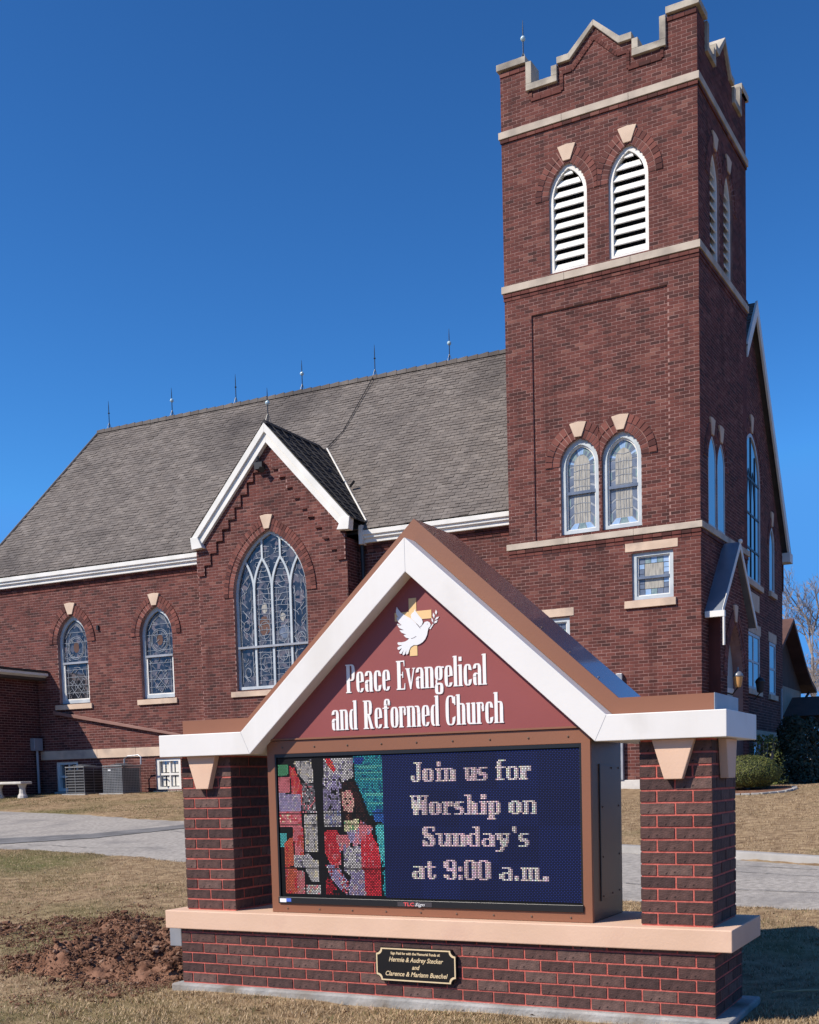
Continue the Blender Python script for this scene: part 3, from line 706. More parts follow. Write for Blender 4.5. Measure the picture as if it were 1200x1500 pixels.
# tracery window
def tracery():
    W2 = -10.60; out = twin; inn = gothic(W2, 2.13-.13, 3.28, 5.45, 6.885, 14)
    fr = frame_ring(church, out, inn, frt, .09, .17, 'window_paint', 0, 'window')
    pane(fr, inn, frt, .135, 'stained_glass')
    mx = [-11.665, -11.125, -10.60, -10.07, -9.535]
    t = MB(frt)
    for x in mx[1:4]: t.bar([(x, 3.25), (x, 5.62)], .06, .095, .15)
    def arc(x0, x1, zs, za, n=8):       # arc from (x0,zs), vertical there, to (x1,za)
        h = za-zs; wd = abs(x1-x0); rr = (wd*wd+h*h)/(2*wd); s = 1 if x1 > x0 else -1; a1 = math.asin(min(h/rr, 1)); return [(x0+s*(rr-rr*math.cos(a1*i/n)), zs+rr*math.sin(a1*i/n)) for i in range(n+1)]
    for i in range(4):
        a, b_ = mx[i], mx[i+1]; m_ = (a+b_)/2; top = 6.33
        for x0 in ((a, b_) if 0 < i < 3 else ((b_,) if i == 0 else (a,))):
            t.bar(arc(x0, m_, 5.55, top), .055, .098 if x0 == a else .101, .149)
        if i in (1, 2): t.bar([(m_, 6.31), (m_, 6.84)], .05, .103, .148)
    t.build('tracery', 'window_paint', fr)
    s = MB(frt); s.box(-11.62, -9.58, .05, .13, 4.20, 4.25); s.build('rail', 'grey_metal', fr)
    # leading: many small panes of stained glass
    c = MB(frt); rng = random.Random(11)
    def ok(x, z):
        iv = spans(inn, z); return any(a < x < b_ for a, b_ in iv)
    for i in range(4):
        a, b_ = mx[i]+.06, mx[i+1]-.06
        z = 3.4
        while z < 6.75:
            pts = [(x, z+rng.uniform(-.02, .02)) for x in (a, a+(b_-a)*.33, a+(b_-a)*.66, b_)]
            if all(ok(*p) for p in pts): c.bar(pts, .012, .124, .134)
            for q in range(2 if i in (0, 3) else 1):
                x = rng.uniform(a, b_); z2 = z+rng.uniform(.08, .2); x2 = min(max(x+rng.uniform(-.2, .2), a), b_)
                if ok(x, z) and ok(x2, z2): c.bar([(x, z), ((x+x2)/2+rng.uniform(-.04, .04), (z+z2)/2), (x2, z2)], .013, .1245, .134)
            z += rng.uniform(.1, .16)
        for x in (a+.05, b_-.05): c.bar([(x, 3.35), (x, 5.6)], .011, .1235, .1335)
        for zc in (3.62+.21*i, 4.75-.13*i):
            rr = .09+.025*((i*3) % 4); c.bar([((a+b_)/2+rr*math.cos(t*.5236), zc+rr*1.3*math.sin(t*.5236)) for t in range(13)], .013, .1238, .1338)
    c.build('leading', 'lead_came', fr)
    # a pair of paler figures in the two middle lights
    for (x, z, sx, sz, m) in ((-10.86, 5.15, .08, .13, 'beige_glass'), (-10.88, 4.72, .17, .24, 'house_roof'), (-10.33, 4.9, .08, .10, 'beige_glass'), (-10.30, 4.55, .15, .17, 'blue_glass')):
        pane(fr, [(x+sx*math.cos(t*.6283)*(1+.15*math.sin(3*t)), z+sz*math.sin(t*.6283)) for t in range(10)], frt, .133, m, name='figure_pane')
    s = MB(frt); s.box(-11.82, -9.4, -.05, .1, 3.03, 3.16); s.build('sill', 'stone', church, bevel=.006)
    arch_ring(church, W2, 2.13, 5.45, 6.97, frt, 0, rw=.28, key=.33, keyw=.36, drop=.0, proud=.03)
tracery()
s = MB(frt)
for k in range(6): s.box(-11.23, -10.89, .03, .06, 1.13+k*.078, 1.13+k*.078+.05)
s.build('vent_louvre', 'grey_metal', church)
# the two lancet windows of the nave
def lancet(cx, wd):
    z0, zs, za = 3.20, 4.83, 5.57
    out = gothic(cx, wd, z0, zs, za); inn = gothic(cx, wd-.17, z0+.1, zs, za-.12)
    fr = frame_ring(church, out, inn, frn, .10, .18, 'window_paint', 0, 'window')
    zb = 4.28
    low = rect(cx-wd/2+.13, cx+wd/2-.13, z0+.13, zb); frame_ring(fr, rect(cx-wd/2+.085, cx+wd/2-.085, z0+.1, zb+.03), low, frn, .115, .155, 'white_trim', 0, 'sash')
    pane(fr, inn, frn, .15, 'stained_glass')
    s = MB(frn); s.box(cx-wd/2+.085, cx+wd/2-.085, .08, .14, zb-.01, zb+.045); s.build('meeting_rail', 'grey_metal', fr)
    c = MB(frn); y0, y1 = .138, .148
    def ok(x, z): return any(a+.02 < x < b_-.02 for a, b_ in spans(inn, z))
    for z in (3.5, 3.7, 3.92, 4.12, 4.45, 4.85, 5.12):
        iv = spans(inn, z); c.bar([(iv[0][0], z), (iv[0][1], z)], .012, y0, y1)
    for x in (-.33, .33): c.bar([(cx+x, z0+.12), (cx+x, 4.95)], .011, y0+.001, y1)
    for rr in (.29, .25): c.bar([(cx+rr*math.cos(t*.2618), 4.70+rr*1.05*math.sin(t*.2618)) for t in range(25)], .013, y0-.001, y1)
    c.bar([(cx-.2, 3.45), (cx+.2, 3.85)], .012, y0-.002, y1); c.bar([(cx+.2, 3.45), (cx-.2, 3.85)], .012, y0-.0025, y1)
    c.bar([(cx, 3.35), (cx+.23, 3.65), (cx, 3.95), (cx-.23, 3.65), (cx, 3.35)], .012, y0-.003, y1)
    for dz in (0, .07, .14): c.bar([(cx-.36+dz*.3, 4.98+dz*.3), (cx-.2, 5.2+dz*.5), (cx, 5.33+dz*.5), (cx+.2, 5.2+dz*.5), (cx+.36-dz*.3, 4.98+dz*.3)], .011, y0-.0035, y1)
    rng = random.Random(int(cx*77))
    for q in range(46):
        x, z = cx+rng.uniform(-.4, .4), rng.uniform(3.4, 5.3); x2, z2 = x+rng.uniform(-.12, .12), z+rng.uniform(-.12, .12)
        if ok(x, z) and ok(x2, z2): c.bar([(x, z), (x2, z2)], .010, y0-.004-q*.00002, y1)
    c.build('leading', 'lead_came', fr)
    pane(fr, [(cx+.10*math.cos(t*.6283), 4.72+.15*math.sin(t*.6283)) for t in range(10)], frn, .147, 'house_roof', name='figure_pane')
    s = MB(frn); s.box(cx-wd/2-.14, cx+wd/2+.1, -.05, .1, 3.04, 3.175); s.build('sill', 'stone', church, bevel=.006)
    arch_ring(church, cx, wd, zs, za, frn, 0, rw=.29, key=.31, keyw=.38, proud=.03)
for c, w_ in NW: lancet(c, w_)
# basement windows
def basement(x0, x1, z0, z1, cur):
    fr = frame_ring(church, rect(x0, x1, z0, z1), rect(x0+.1, x1-.1, z0+.1, z1-.09), frn, .04, .14, 'white_trim', 0, 'window')
    pane(fr, rect(x0+.1, x1-.1, z0+.1, z1-.09), frn, .12, 'dark_glass')
    s = MB(frn); s.box(x0+.1, x1-.1, .07, .11, (z0+z1)/2-.03, (z0+z1)/2+.03); s.box((x0+x1)/2-.02, (x0+x1)/2+.02, .074, .108, z0+.1, z1-.09); s.build('muntin', 'white_trim', fr)
    if cur:
        for x in (x0+.13, x0+.28, x0+.44, x0+.58):
            for za_, zb_ in ((z0+.12, (z0+z1)/2-.05), ((z0+z1)/2+.05, z1-.11)): pane(fr, rect(x, x+.10, za_, zb_), frn, .116, 'curtain', name='curtain')
    s = MB(frn); s.box(x0-.05, x1+.05, -.05, .1, z0-.12, z0-.005); s.build('sill', 'pale_concrete', church)
basement(-14.83, -13.99, .78, 1.64, 1); basement(-18.34, -17.53, .80, 1.64, 0)
# sloping brown flashing across the wall
s = MB(frn); s.prism([(-18.25, 2.925), (-13.85, 2.165), (-13.85, 2.225), (-18.25, 3.02)], -.10, .0); s.build('sloping_flashing', 'brown_flashing', church, bevel=.006)
# small clamp on the wall
s = MB(frn); s.box(-16.6, -16.54, -.05, 0, 5.1, 5.22); s.build('wall_clamp', 'dark_metal', church)
# floodlight in the transept gable
s = MB(frt); s.box(-10.80, -10.58, -.16, -.02, 8.36, 8.52); s.tube([(-10.74, -.05, 8.5), (-10.74, -.08, 8.75)], .016); s.tube([(-10.62, -.1, 8.4), (-10.56, -.2, 8.32)], [.03, .08]); s.build('floodlight', 'dark_metal', church)

# --- gable end (shaded side)
GX = 0.0; sg0 = side(GX)
bigw = gothic(4.72, 1.92, 5.42, 7.7, 8.80, 12); smw = gothic(7.10, .64, 5.48, 6.6, 7.10); lw1 = rect(4.2, 5.58, 2.88, 4.2); lw2 = rect(6.75, 7.55, 2.88, 4.2); bw2 = rect(4.85, 5.6, .8, 1.63)
brick_wall([(TD-.1, GZ), (YF, GZ), (YF, 6.6), (YR, ZR-.25), (TD-.1, ZR-.25-(YR-TD+.1)*1.19)], [bigw, smw, lw1, lw2, bw2], sg0, church, name='gable_wall')
for poly, inn, bars in ((bigw, gothic(4.72, 1.8, 5.48, 7.7, 8.72, 12), 1), (smw, gothic(7.10, .54, 5.53, 6.6, 7.04), 0)):
    fr = frame_ring(church, poly, inn, sg0, -.004, .14, 'window_paint', 0, 'window'); pane(fr, inn, sg0, .022, 'sky_glass')
    if bars:
        t = MB(sg0)
        for x in (4.27, 4.72, 5.17): t.bar([(x, 5.45), (x, 8.35 if x != 4.72 else 8.75)], .05, .004, .02)
        for z in (6.15, 6.95, 7.75): iv = spans(inn, z); t.bar([(iv[0][0], z), (iv[0][1], z)], .045, .006, .019)
        for x in (4.27, 4.72): t.bar([(x-.0, 7.2), (x+.1, 7.6), (x+.225, 7.95), (x+.35, 7.6), (x+.45, 7.2)], .045, .008, .018)
        t.build('glazing_bars', 'dark_metal', fr)
arch_ring(church, 4.72, 1.92, 7.7, 8.80, sg0, 0, rw=.28, key=.4, keyw=.34); arch_ring(church, 7.10, .64, 6.6, 7.10, sg0, 0, rw=.25, key=.36, keyw=.3)
for q in (lw1, lw2, bw2):
    x0, x1, z0, z1 = q[0][0], q[1][0], q[0][1], q[2][1]
    fr = frame_ring(church, q, rect(x0+.07, x1-.07, z0+.07, z1-.07), sg0, -.004, .14, 'window_paint', 0, 'window'); pane(fr, rect(x0+.07, x1-.07, z0+.07, z1-.07), sg0, .014, 'sky_glass')
    t = MB(sg0); t.box(x0+.07, x1-.07, .0, .012, (z0+z1)/2-.025, (z0+z1)/2+.025)
    if x1-x0 > 1: t.box((x0+x1)/2-.04, (x0+x1)/2+.04, .002, .013, z0+.07, z1-.07)
    t.build('muntin', 'window_paint', fr)
    if z0 > 2:
        s = MB(sg0); s.box(x0-.1, x1+.1, -.012, .08, z1+.01, z1+.24); s.build('lintel', 'stone', church)
        s = MB(sg0); s.box(x0-.1, x1+.1, -.06, .08, z0-.13, z0-.005); s.build('sill', 'stone', church)
for (u0, u1, z) in ((3.68, 5.8, 5.40), (6.7, 7.5, 5.46)):
    s = MB(sg0); s.box(u0, u1, -.07, .08, z-.13, z-.005); s.build('sill', 'stone', church)
s = MB(sg0); s.box(TD+.05, YF, -.03, .05, 1.69, 1.93); s.build('water_table_stone', 'stone', church)
s = MB(sg0); s.box(3.7, 5.5, -.02, .05, 4.75, 5.15); s.build('name_stone', 'stone', church)
s = MB(); s.tube([(.06, 8.05, 3.1), (.06, 8.05, 1.2)], .03); s.build('vent_pipe', 'grey_metal', church)
# gable-end rake boards
for sg in (-1, 1):
    p = MB(side(.17)); tip = (YR+sg*4.22, 6.66); pk = (YR, ZR+.06); l1 = (tip[0]-sg*.22, tip[1]-.07)
    if sg < 0: k_ = (TD+.03-tip[0])/(pk[0]-tip[0]); tip = (TD+.03, tip[1]+(pk[1]-tip[1])*k_); l1 = (TD+.03, tip[1]-.32)
    p.prism([tip, pk, (pk[0], pk[1]-.34), l1], 0, .05); p.build('rake_board', 'white_trim', church)
s = MB(); s.box(-.3, .2, YF, YF+.40, 6.46, 6.70); s.build('gutter_end', 'white_trim', church)
s = MB(); s.box(-.02, .02, YF-.02, YF+.08, 5.7, 6.4); s.build('corbel_block', 'church_brick', church)

# --- roofs
def shingles(name, m, origin, eu, ev, width, length, parent, clip=None, tw=.23, ex=.112, seed=1, bases=None):
    """overlapping tabs laid on a plane: eu across, ev up the slope"""
    rng = random.Random(seed); eu = Vector(eu).normalized(); ev = Vector(ev).normalized(); n = eu.cross(ev).normalized()
    if n.z < 0: n = -n
    O = Vector(origin); b = MB(); rows = int(length/ex)+1
    for r in range(rows):
        v0, v1 = r*ex, min(r*ex+ex*1.12, length)
        u = -(r % 2)*tw/2
        while u < width:
            u0, u1 = max(u, 0), min(u+tw-.008, width); u += tw
            if u1-u0 < .03: continue
            if clip and not clip((u0+u1)/2, (v0+v1)/2): continue
            h = .012+rng.uniform(-.004, .009); dv = rng.uniform(-.014, .014); c = rng.random()
            A = O+eu*u0+ev*(v0+dv)+n*h; B = O+eu*u1+ev*(v0+dv)+n*h; C = O+eu*u1+ev*v1+n*.002; D = O+eu*u0+ev*v1+n*.002
            b.quad([A, B, C, D], c); b.quad([O+eu*u0+ev*(v0+dv), O+eu*u1+ev*(v0+dv), B, A], c*.6)
            b.quad([O+eu*u1+ev*v0, C, B, B], c*.6) if False else None
    base = MB()
    for (a, b_, c_, d_, a2) in (bases or [(0, width, 0, length, 0)]):
        for h in (.004, .12): base.quad([O+eu*a+ev*c_-n*h, O+eu*b_+ev*c_-n*h, O+eu*b_+ev*d_-n*h, O+eu*a2+ev*d_-n*h], .2)
    o = base.build(name, m, parent, fix=False)
    stuff(b.build('shingles', m, o, fix=False)); return o
sl_len = math.hypot(YR-YE, ZR-ZE)
RX0, RX1 = -21.05, .17; RXR = -19.85
def mainclip(u, v):
    x = RX0+u; y = YE+v/sl_len*(YR-YE); z = ZE+v/sl_len*(ZR-ZE)
    if -4.15 < x and y < TD+.03 or x < RX0+(RXR-RX0)*v/sl_len+.05: return False
    return True
shingles('roof_slope', 'shingle', (RX0, YE, ZE+.02), (1, 0, 0), (0, YR-YE, ZR-ZE), RX1-RX0, sl_len, church, clip=mainclip, bases=[(0, -.2-RX0, 0, sl_len, RXR-RX0), (-.2-RX0, RX1-RX0, (TD+.03-YE)/(YR-YE)*sl_len, sl_len, -.2-RX0)])
b = MB(); b.quad([(RX0, YE, ZE), (RXR, YR, ZR+.02), (RX0, YR+4.25, 6.68)]); b.build('roof_hip_end', 'shingle', church, fix=False)
b = MB(); b.quad([(RXR, YR, ZR+.02), (RX1, YR, ZR+.02), (RX1, YR+4.25, 6.68), (RX0, YR+4.25, 6.68)]); b.build('roof_back_slope', 'shingle', church, fix=False)
hb = MB(); hb.tube([(RX0, YE, ZE+.03), (RXR, YR, ZR+.04)], .035, 6); hb.build('hip_cap', 'shingle', church)
# ridge tiles
rt = MB(); x = RXR
while x < RX1-.3:
    rt.prism([(0, 0)]*0 or [(x, ZR-.03), (x+.29, ZR-.03), (x+.29, ZR+.075+random.uniform(0, .012)), (x, ZR+.055)], YR-.09, YR+.09, random.random()); x += .30
stuff(rt.build('ridge_tiles', 'shingle', church))
# transept roof
TZ = 9.43; tyb = YE+(TZ-ZE)/(ZR-ZE)*(YR-YE)+.02; TH = 2.34; zl = 6.93; k_ = (TZ-zl)/TH
for sg in (-1, 1):
    tl = math.hypot(TH, TZ-zl); cx_ = TC+.08
    def tclip(u, v, sg=sg):
        y = .12+u; z = zl+v/tl*(TZ-zl); zm = ZE+(y-YE)/(YR-YE)*(ZR-ZE); return zm < z+.05
    shingles('transept_roof', 'shaded_shingle' if sg > 0 else 'shingle', (cx_+sg*TH, .12, zl), (0, 1, 0), (-sg*TH, 0, TZ-zl), tyb-.10, tl, church, clip=tclip, seed=3+sg, tw=.32, ex=.15)  # right slope's shade is put into its colour
s = MB()
for yy in [.14+.3*i for i in range(8)]: s.prism([(cx_-.09, TZ-.05), (cx_+.09, TZ-.05), (cx_, TZ+.05)], yy-.02, yy+.27, random.random())
stuff(s.build('ridge_tiles', 'shaded_shingle', church))
# raised seams on the shaded slope
for y in (.32, .72, 1.12, 1.52, 1.92, 2.3):
    zt = TZ; zb = max(zl, ZE+(y-YE)/(YR-YE)*(ZR-ZE)); 
    if zb < zt-.05:
        s = MB(); s.tube([(cx_+(TZ-zb)/k_+.01, y, zb+.02), (cx_+.02, y, zt+.01)], .014, 5); s.build('roof_seam', 'shaded_shingle', church)
# valley flashing
zv = 6.95; v0 = Vector((cx_+(TZ-zv)/k_, YE+(zv-ZE)/(ZR-ZE)*(YR-YE), zv)); v1 = Vector((cx_, tyb, TZ))
s = MB(); s.tube([v0+Vector((.03, -.04, .03)), v1+Vector((.03, -.04, .03))], .022, 6); s.build('valley_flashing', 'white_trim', church)
s = MB(); s.tube([(-10.08, YR-.05, ZR+.06), (-10.2, 3.2, 9.97), (cx_+.05, tyb-.05, TZ+.06)], .012, 4); s.build('lightning_cable', 'dark_metal', church)
s = MB(); s.tube([(cx_+1.45, 1.55, 8.05), (cx_+1.6, 1.5, 8.15)], .03, 6); s.build('roof_vent', 'dark_metal', church)
# lightning rods
def rod(x, y, z, ball, h=.85, rz=0):
    s = MB(); s.tube([(x, y, z), (x, y, z+h*.8), (x, y, z+h)], [.014, .011, .004], 6)
    for a in (0, 2.1, 4.2): s.tube([(x+.09*math.cos(a), y+.09*math.sin(a), z-.02), (x, y, z+.22)], .007, 4)
    if not ball: s.lathe([(.0, 0), (.03, .015), (.03, .035), (0, .05)], x, y, z+h*.55, 8)
    o = s.build('lightning_rod', 'rod_metal', church, rz)
    if ball:
        q = MB(); q.lathe([(.055*math.sin(math.pi*i/8), .055*math.cos(math.pi*i/8)) for i in range(9)], x, y, z+h*.57, 12); q.build('glass_ball', 'rod_ball', o, smooth=True)
for x, bl in ((-19.42, 0), (-16.99, 1), (-14.67, 0), (-12.4, 1), (-10.06, 0), (-7.81, 1)): rod(x, YR, ZR+.04, bl)
rod(cx_, .3, TZ+.02, 1, .8); rod(-3.75, .14, 15.72, 1, .85, TR)

# ------------------------------------------------------------------ the sign
WB = 3.643; DB = .646; H1 = .3703; H2 = .4926; ZB0, ZB1 = 1.5192, 1.6636; SX = WB/2
sign = thing('church_sign', 'brick monument sign with white gabled roof trim, maroon name board and LED screen', 'sign')
s = MB(); s.box(-.06, WB+.09, -.055, DB+.09, -.22, 0); s.build('foundation_slab', 'concrete', sign, bevel=.012)
rb = random.Random(5)
def sbrick_mesh(l, v, h=.0562):
    m = MB(); m.box(0, l, 0, .014, 0, h, v); me = m.mesh('brick', 'sign_brick')
    b = bmesh.new(); b.from_mesh(me); bmesh.ops.recalc_face_normals(b, faces=b.faces); b.to_mesh(me); b.free(); return me
CACHE = {}
def sbrick(parent, x, y, z, l, rz=0, h=.0562):
    v = rb.randrange(6); key = (round(l, 3), v, h)
    if key not in CACHE:
        CACHE[key] = sbrick_mesh(l, v/5, h)
    dy = rb.uniform(-.0014, .0008)
    o = put('brick', CACHE[key], parent, (x, y+dy, z+rb.uniform(-.0008, .0008)) if rz == 0 else (x-dy, y, z+rb.uniform(-.0008, .0008)), rz)
    o.rotation_euler.y = R(rb.uniform(-.22, .22)); return o
def courses(parent, length, z0, z1, place, first, alt, joint=.0115):
    """running bond; first / alt: length of the first brick of odd / even courses"""
    i = 0; z = z0
    while z < z1-.02:
        x = 0; l = (first, alt)[i % 2]
        while x < length-.02:
            x1 = min(x+l, length); ln = x1-x-(joint if x1 < length-.01 else 0)
            h = min(.0579, z1-z)
            if ln > .02: place(x, z+.0115, ln)
            x = x1; l = .2032
        z += .0677; i += 1
MZ = 0.0022
s = MB(); s.box(MZ, WB-MZ, MZ, DB-MZ, 0, H1); base = s.build('base', 'sign_mortar', sign)
# five courses with the joints measured on the front; the top ledge hides a part course
courses(base, WB, 0.0, .339, lambda x, z, l: sbrick(base, x, -.002, z, l), .0888+.0, .1888)
courses(base, DB, 0.0, .339, lambda x, z, l: sbrick(base, WB+.002, x+.0001, z, l, math.pi/2), .2032, .1016)
courses(base, WB, .3385, H1, lambda x, z, l: sbrick(base, x, -.002, z, l, 0, .0195), .1888, .1888)
courses(base, DB, .3385, H1, lambda x, z, l: sbrick(base, WB+.002, x+.0001, z, l, math.pi/2, .0195), .1016, .1016)
b = MB(); rr_ = random.Random(2)
for i in range(5):
    for k in range(-1, 4):
        y0 = max(0, k*.2032+(i % 2)*.1016); y1 = min(DB, k*.2032+(i % 2)*.1016+.1934)
        if y1-y0 > .03: b.box(-.002, .012, y0, y1, i*.0677+.0115, i*.0677+.0677, rr_.random())
    for k in range(-1, 18):
        x0 = max(0.02, k*.2032+(i % 2)*.1016); x1 = min(WB-.02, k*.2032+(i % 2)*.1016+.1934)
        if x1-x0 > .03: b.box(x0, x1, DB-.012, DB+.002, i*.0677+.0115, i*.0677+.0677, rr_.random())
stuff(b.build('far_side_bricks', 'sign_brick', base))
s = MB(); s.box(-.1016, WB+.1016, -.038, DB+.038, H1, H2); s.build('ledge', 'peach_concrete', sign, bevel=.006)
s = MB(); s.box(-.19, -.088, .10, .30, .225, H1-.003); s.build('junction_box', 'grey_metal', sign, bevel=.006)
KY0, KY1 = .048, .592; KW = .4013
for kx in (.0233, 3.2184):
    s = MB(); s.box(kx+MZ, kx+KW-MZ, KY0+MZ, KY1-MZ, H2, ZB0); col = s.build('column', 'sign_mortar', sign)
    courses(col, KW, H2, ZB0-.0, lambda x, z, l: sbrick(col, kx+x, KY0-.002, z, l) if z < ZB0-.058 else None, .0985, .2032)
    courses(col, KY1-KY0, H2, ZB0, lambda x, z, l: sbrick(col, kx+KW+.002, KY0+x+.0001, z, l, math.pi/2) if z < ZB0-.058 else None, .2032, .1016)
    b = MB()
    for i in range(15):
        z = H2+i*.0677+.0115
        for k in range(-1, 4):
            y0 = max(KY0, KY0+k*.2032+(i % 2)*.1016); y1 = min(KY1, KY0+k*.2032+(i % 2)*.1016+.1934)
            if y1-y0 > .03: b.box(kx-.002, kx+.012, y0, y1, z, z+.0577, rr_.random())
            x0 = max(kx+.012, kx+k*.2032+(i % 2)*.1016); x1 = min(kx+KW-.012, kx+k*.2032+(i % 2)*.1016+.1934)
            if x1-x0 > .03: b.box(x0, x1, KY1-.012, KY1+.002, z, z+.0577, rr_.random())
    stuff(b.build('far_side_bricks', 'sign_brick', col))
    cx = kx+KW/2
    s = MB(); s.prism([(cx-.118, ZB0-.001), (cx-.05, 1.302), (cx+.05, 1.302), (cx+.118, ZB0-.001)], KY0-.05, KY0-.003); s.build('corbel', 'peach_concrete', sign, bevel=.004)
    if kx < 1: continue
    s = MB(lambda u, d, z: (kx+KW+.003+d, u, z)); cy = (KY0+KY1)/2-.02; s.prism([(cy-.125, ZB0-.001), (cy-.08, 1.302), (cy+.08, 1.302), (cy+.125, ZB0-.001)], 0, .048); s.build('corbel', 'peach_concrete', sign, bevel=.004)
# white gabled trim
BY0, BY1 = -.0494, .687
out = [(-.0812, ZB0), (-.0812, ZB1), (.590, ZB1), (1.8255, 2.7543), (3.060, ZB1), (3.7241, ZB1), (3.7241, ZB0), (2.993, ZB0), (1.8265, 2.5538), (.656, ZB0)]
bm_ = MB(); n = len(out)
quads = [(0, 1, 2, 9), (9, 2, 3, 8), (8, 3, 4, 7), (7, 4, 5, 6)]
for y, fl in ((BY0, 0), (BY1, 1)):
    for q in quads: bm_.quad([(out[i][0], y, out[i][1]) for i in q])
for i in range(n):
    j = (i+1) % n; bm_.quad([(out[i][0], BY0, out[i][1]), (out[j][0], BY0, out[j][1]), (out[j][0], BY1, out[j][1]), (out[i][0], BY1, out[i][1])])
o = bm_.build('gable_trim', 'white_paint', sign, fix=False)
b_ = bmesh.new(); b_.from_mesh(o.data); bmesh.ops.remove_doubles(b_, verts=b_.verts, dist=1e-5); bmesh.ops.recalc_face_normals(b_, faces=b_.faces); b_.to_mesh(o.data); b_.free()
bv = o.modifiers.new('bevel', 'BEVEL'); bv.width = .004; bv.segments = 2; bv.limit_method = 'ANGLE'
sj = MB()
for i, j in ((9, 2), (8, 3), (7, 4)):
    a_, b2_ = out[i], out[j]; sj.bar([(a_[0], a_[1]+.002), (b2_[0], b2_[1]-.002)], .0022, BY0-.0006, BY0+.001)
sj.build('trim_seam', 'grey_metal', sign)
# brown cap band and roof skin above the trim
RYA, RYB = .075, .63
lo = [(.02, ZB1+.003), (.59, ZB1+.003), (1.8255, 2.757), (3.060, ZB1+.003), (3.627, ZB1+.003)]
hi = [(.02, 1.760), (.560, 1.760), (1.8255, 2.885), (3.091, 1.760), (3.627, 1.760)]
b = MB()
for i in range(4):
    b.prism([lo[i], lo[i+1], hi[i+1], hi[i]], RYA, RYA+.012)
b.build('roof_edge_band', 'brown_paint', sign)
b = MB()
for i in range(4):
    b.prism([lo[i], lo[i+1], hi[i+1], hi[i]], RYA+.0125, RYB)
rf = b.build('roof_skin', 'brown_roof_metal', sign)
s = MB(); s.prism([(3.6275, ZB1+.003), (3.632, ZB1+.003), (3.632, 1.762), (3.6275, 1.762)], RYA, RYB); s.build('end_cap', 'grey_metal', sign)
# screws along the roof edge
sm = MB(); sm.lathe([(.006, 0), (.006, .003), (.003, .005), (0, .005)], 0, 0, 0, 8); scm = sm.mesh('screw', 'bronze_metal')
for k in range(7):
    t = .08+k*.135; x = hi[2][0]+(hi[3][0]-hi[2][0])*t; z = hi[2][1]+(hi[3][1]-hi[2][1])*t
    so_ = put('screw', scm, rf, (x+.002, .14, z+.002)); so_.rotation_euler = (0, R(41.6), 0)
# cabinet
CX0, CX1, CY0, CY1, CZ1 = .715, 2.927, .055, .60, 1.600
s = MB(); s.box(CX0+.002, CX1-.002, CY0+.02, CY1, H2+.001, CZ1-.004); cab = s.build('screen_cabinet', 'bronze_metal', sign, bevel=.004)
IX0, IX1, IZ0, IZ1 = .772, 2.872, .552, 1.516
f = MB(); f.ring(rect(CX0, CX1, H2+.002, CZ1), rect(IX0, IX1, IZ0, IZ1), CY0, CY0+.03); f.build('cabinet_frame', 'brown_paint', cab, bevel=.002)
s = MB(lambda u, d, z: (CX1+d, u, z)); s.box(.21, .55, -.001, .003, .612, 1.392); pn = s.build('access_panel', 'bronze_metal', cab, bevel=.001)
s = MB(lambda u, d, z: (CX1+d, u, z)); s.box(.196, .2095, -.001, .004, .605, 1.398); s.build('panel_shadow_strip', 'dark_metal', cab)  # dark raised strip stands in for the shadow along the panel edge
for y, z in ((.53, 1.15), (.53, .86), (.24, 1.15), (.24, .86), (.53, .64), (.40, .635), (.24, .63), (.53, 1.375), (.40, 1.375)):
    o = put('screw', scm, pn, (CX1+.003, y, z)); o.rotation_euler = (0, R(90), 0)
for k in range(9):
    for z in (1.556, .521):
        o = put('screw', scm, cab, (CX0+.12+k*.245, CY0-.0005, z)); o.rotation_euler = (R(90), 0, 0)
# screen
s = MB(); s.box(IX0, IX1, CY0+.012, CY0+.03, IZ0, IZ1); scr = s.build('screen', 'screen_black', cab)
s = MB(); s.box(IX0, IX1+.004, CY0-.012, CY0+.011, IZ0+.001, .596); s.build('lower_bezel', 'black_plastic', cab, bevel=.003)
s = MB(); s.box(IX1-.012, IX1, CY0+.002, CY0+.0115, .597, IZ1); s.box(IX0, IX0+.010, CY0+.002, CY0+.0115, .597, IZ1); s.box(IX0+.011, IX1-.013, CY0+.002, CY0+.0115, IZ1-.022, IZ1); s.build('bezel', 'black_plastic', cab)
# LED picture: 160 x 68 lamps
NC, NR = 208, 88; QS = 1.3
img = [[(.008, .018, .11)]*NC for _ in range(NR)]
rl = random.Random(3)
def dot(c, r, col):
    if 0 <= c < NC and 0 <= r < NR: img[int(r)][int(c)] = col
def fill(poly, cols, jit=.25, prob=1.):
    jit *= .8; cols = [cols[0]]*3+list(cols)
    poly = [(x*QS, y*QS) for x, y in poly]; r0, r1 = int(min(p[1] for p in poly)), int(max(p[1] for p in poly))+1; sd = rl.random()*50
    for r in range(r0, r1+1):
        for a, b_ in spans(poly, r+.5):
            for c in range(int(math.ceil(a-.5)), int(math.floor(b_-.5))+1):
                if rl.random() < prob:
                    nv = .5+1.1*noise.noise(Vector((c*.55, r*.3, sd)))+rl.uniform(-.22, .22); k = cols[min(max(int(nv*len(cols)), 0), len(cols)-1)]; v = 1+rl.uniform(-jit, jit); dot(c, r, tuple(min(x*v, 1.2) for x in k))
BLK = (.006, .006, .008); WHT = (.55, .51, .53); PINK = (.72, .20, .24); RED = (.62, .03, .05); DRED = (.28, .01, .02); ORG = (.66, .13, .07); TEAL = (.03, .32, .40); DTEAL = (.01, .10, .24); CYAN = (.10, .52, .55); LAV = (.30, .25, .44); SKIN = (.72, .42, .36); HAIR = (.035, .012, .012); GRN = (.08, .30, .15); CREAM = (.75, .65, .45); GREY = (.15, .14, .17)
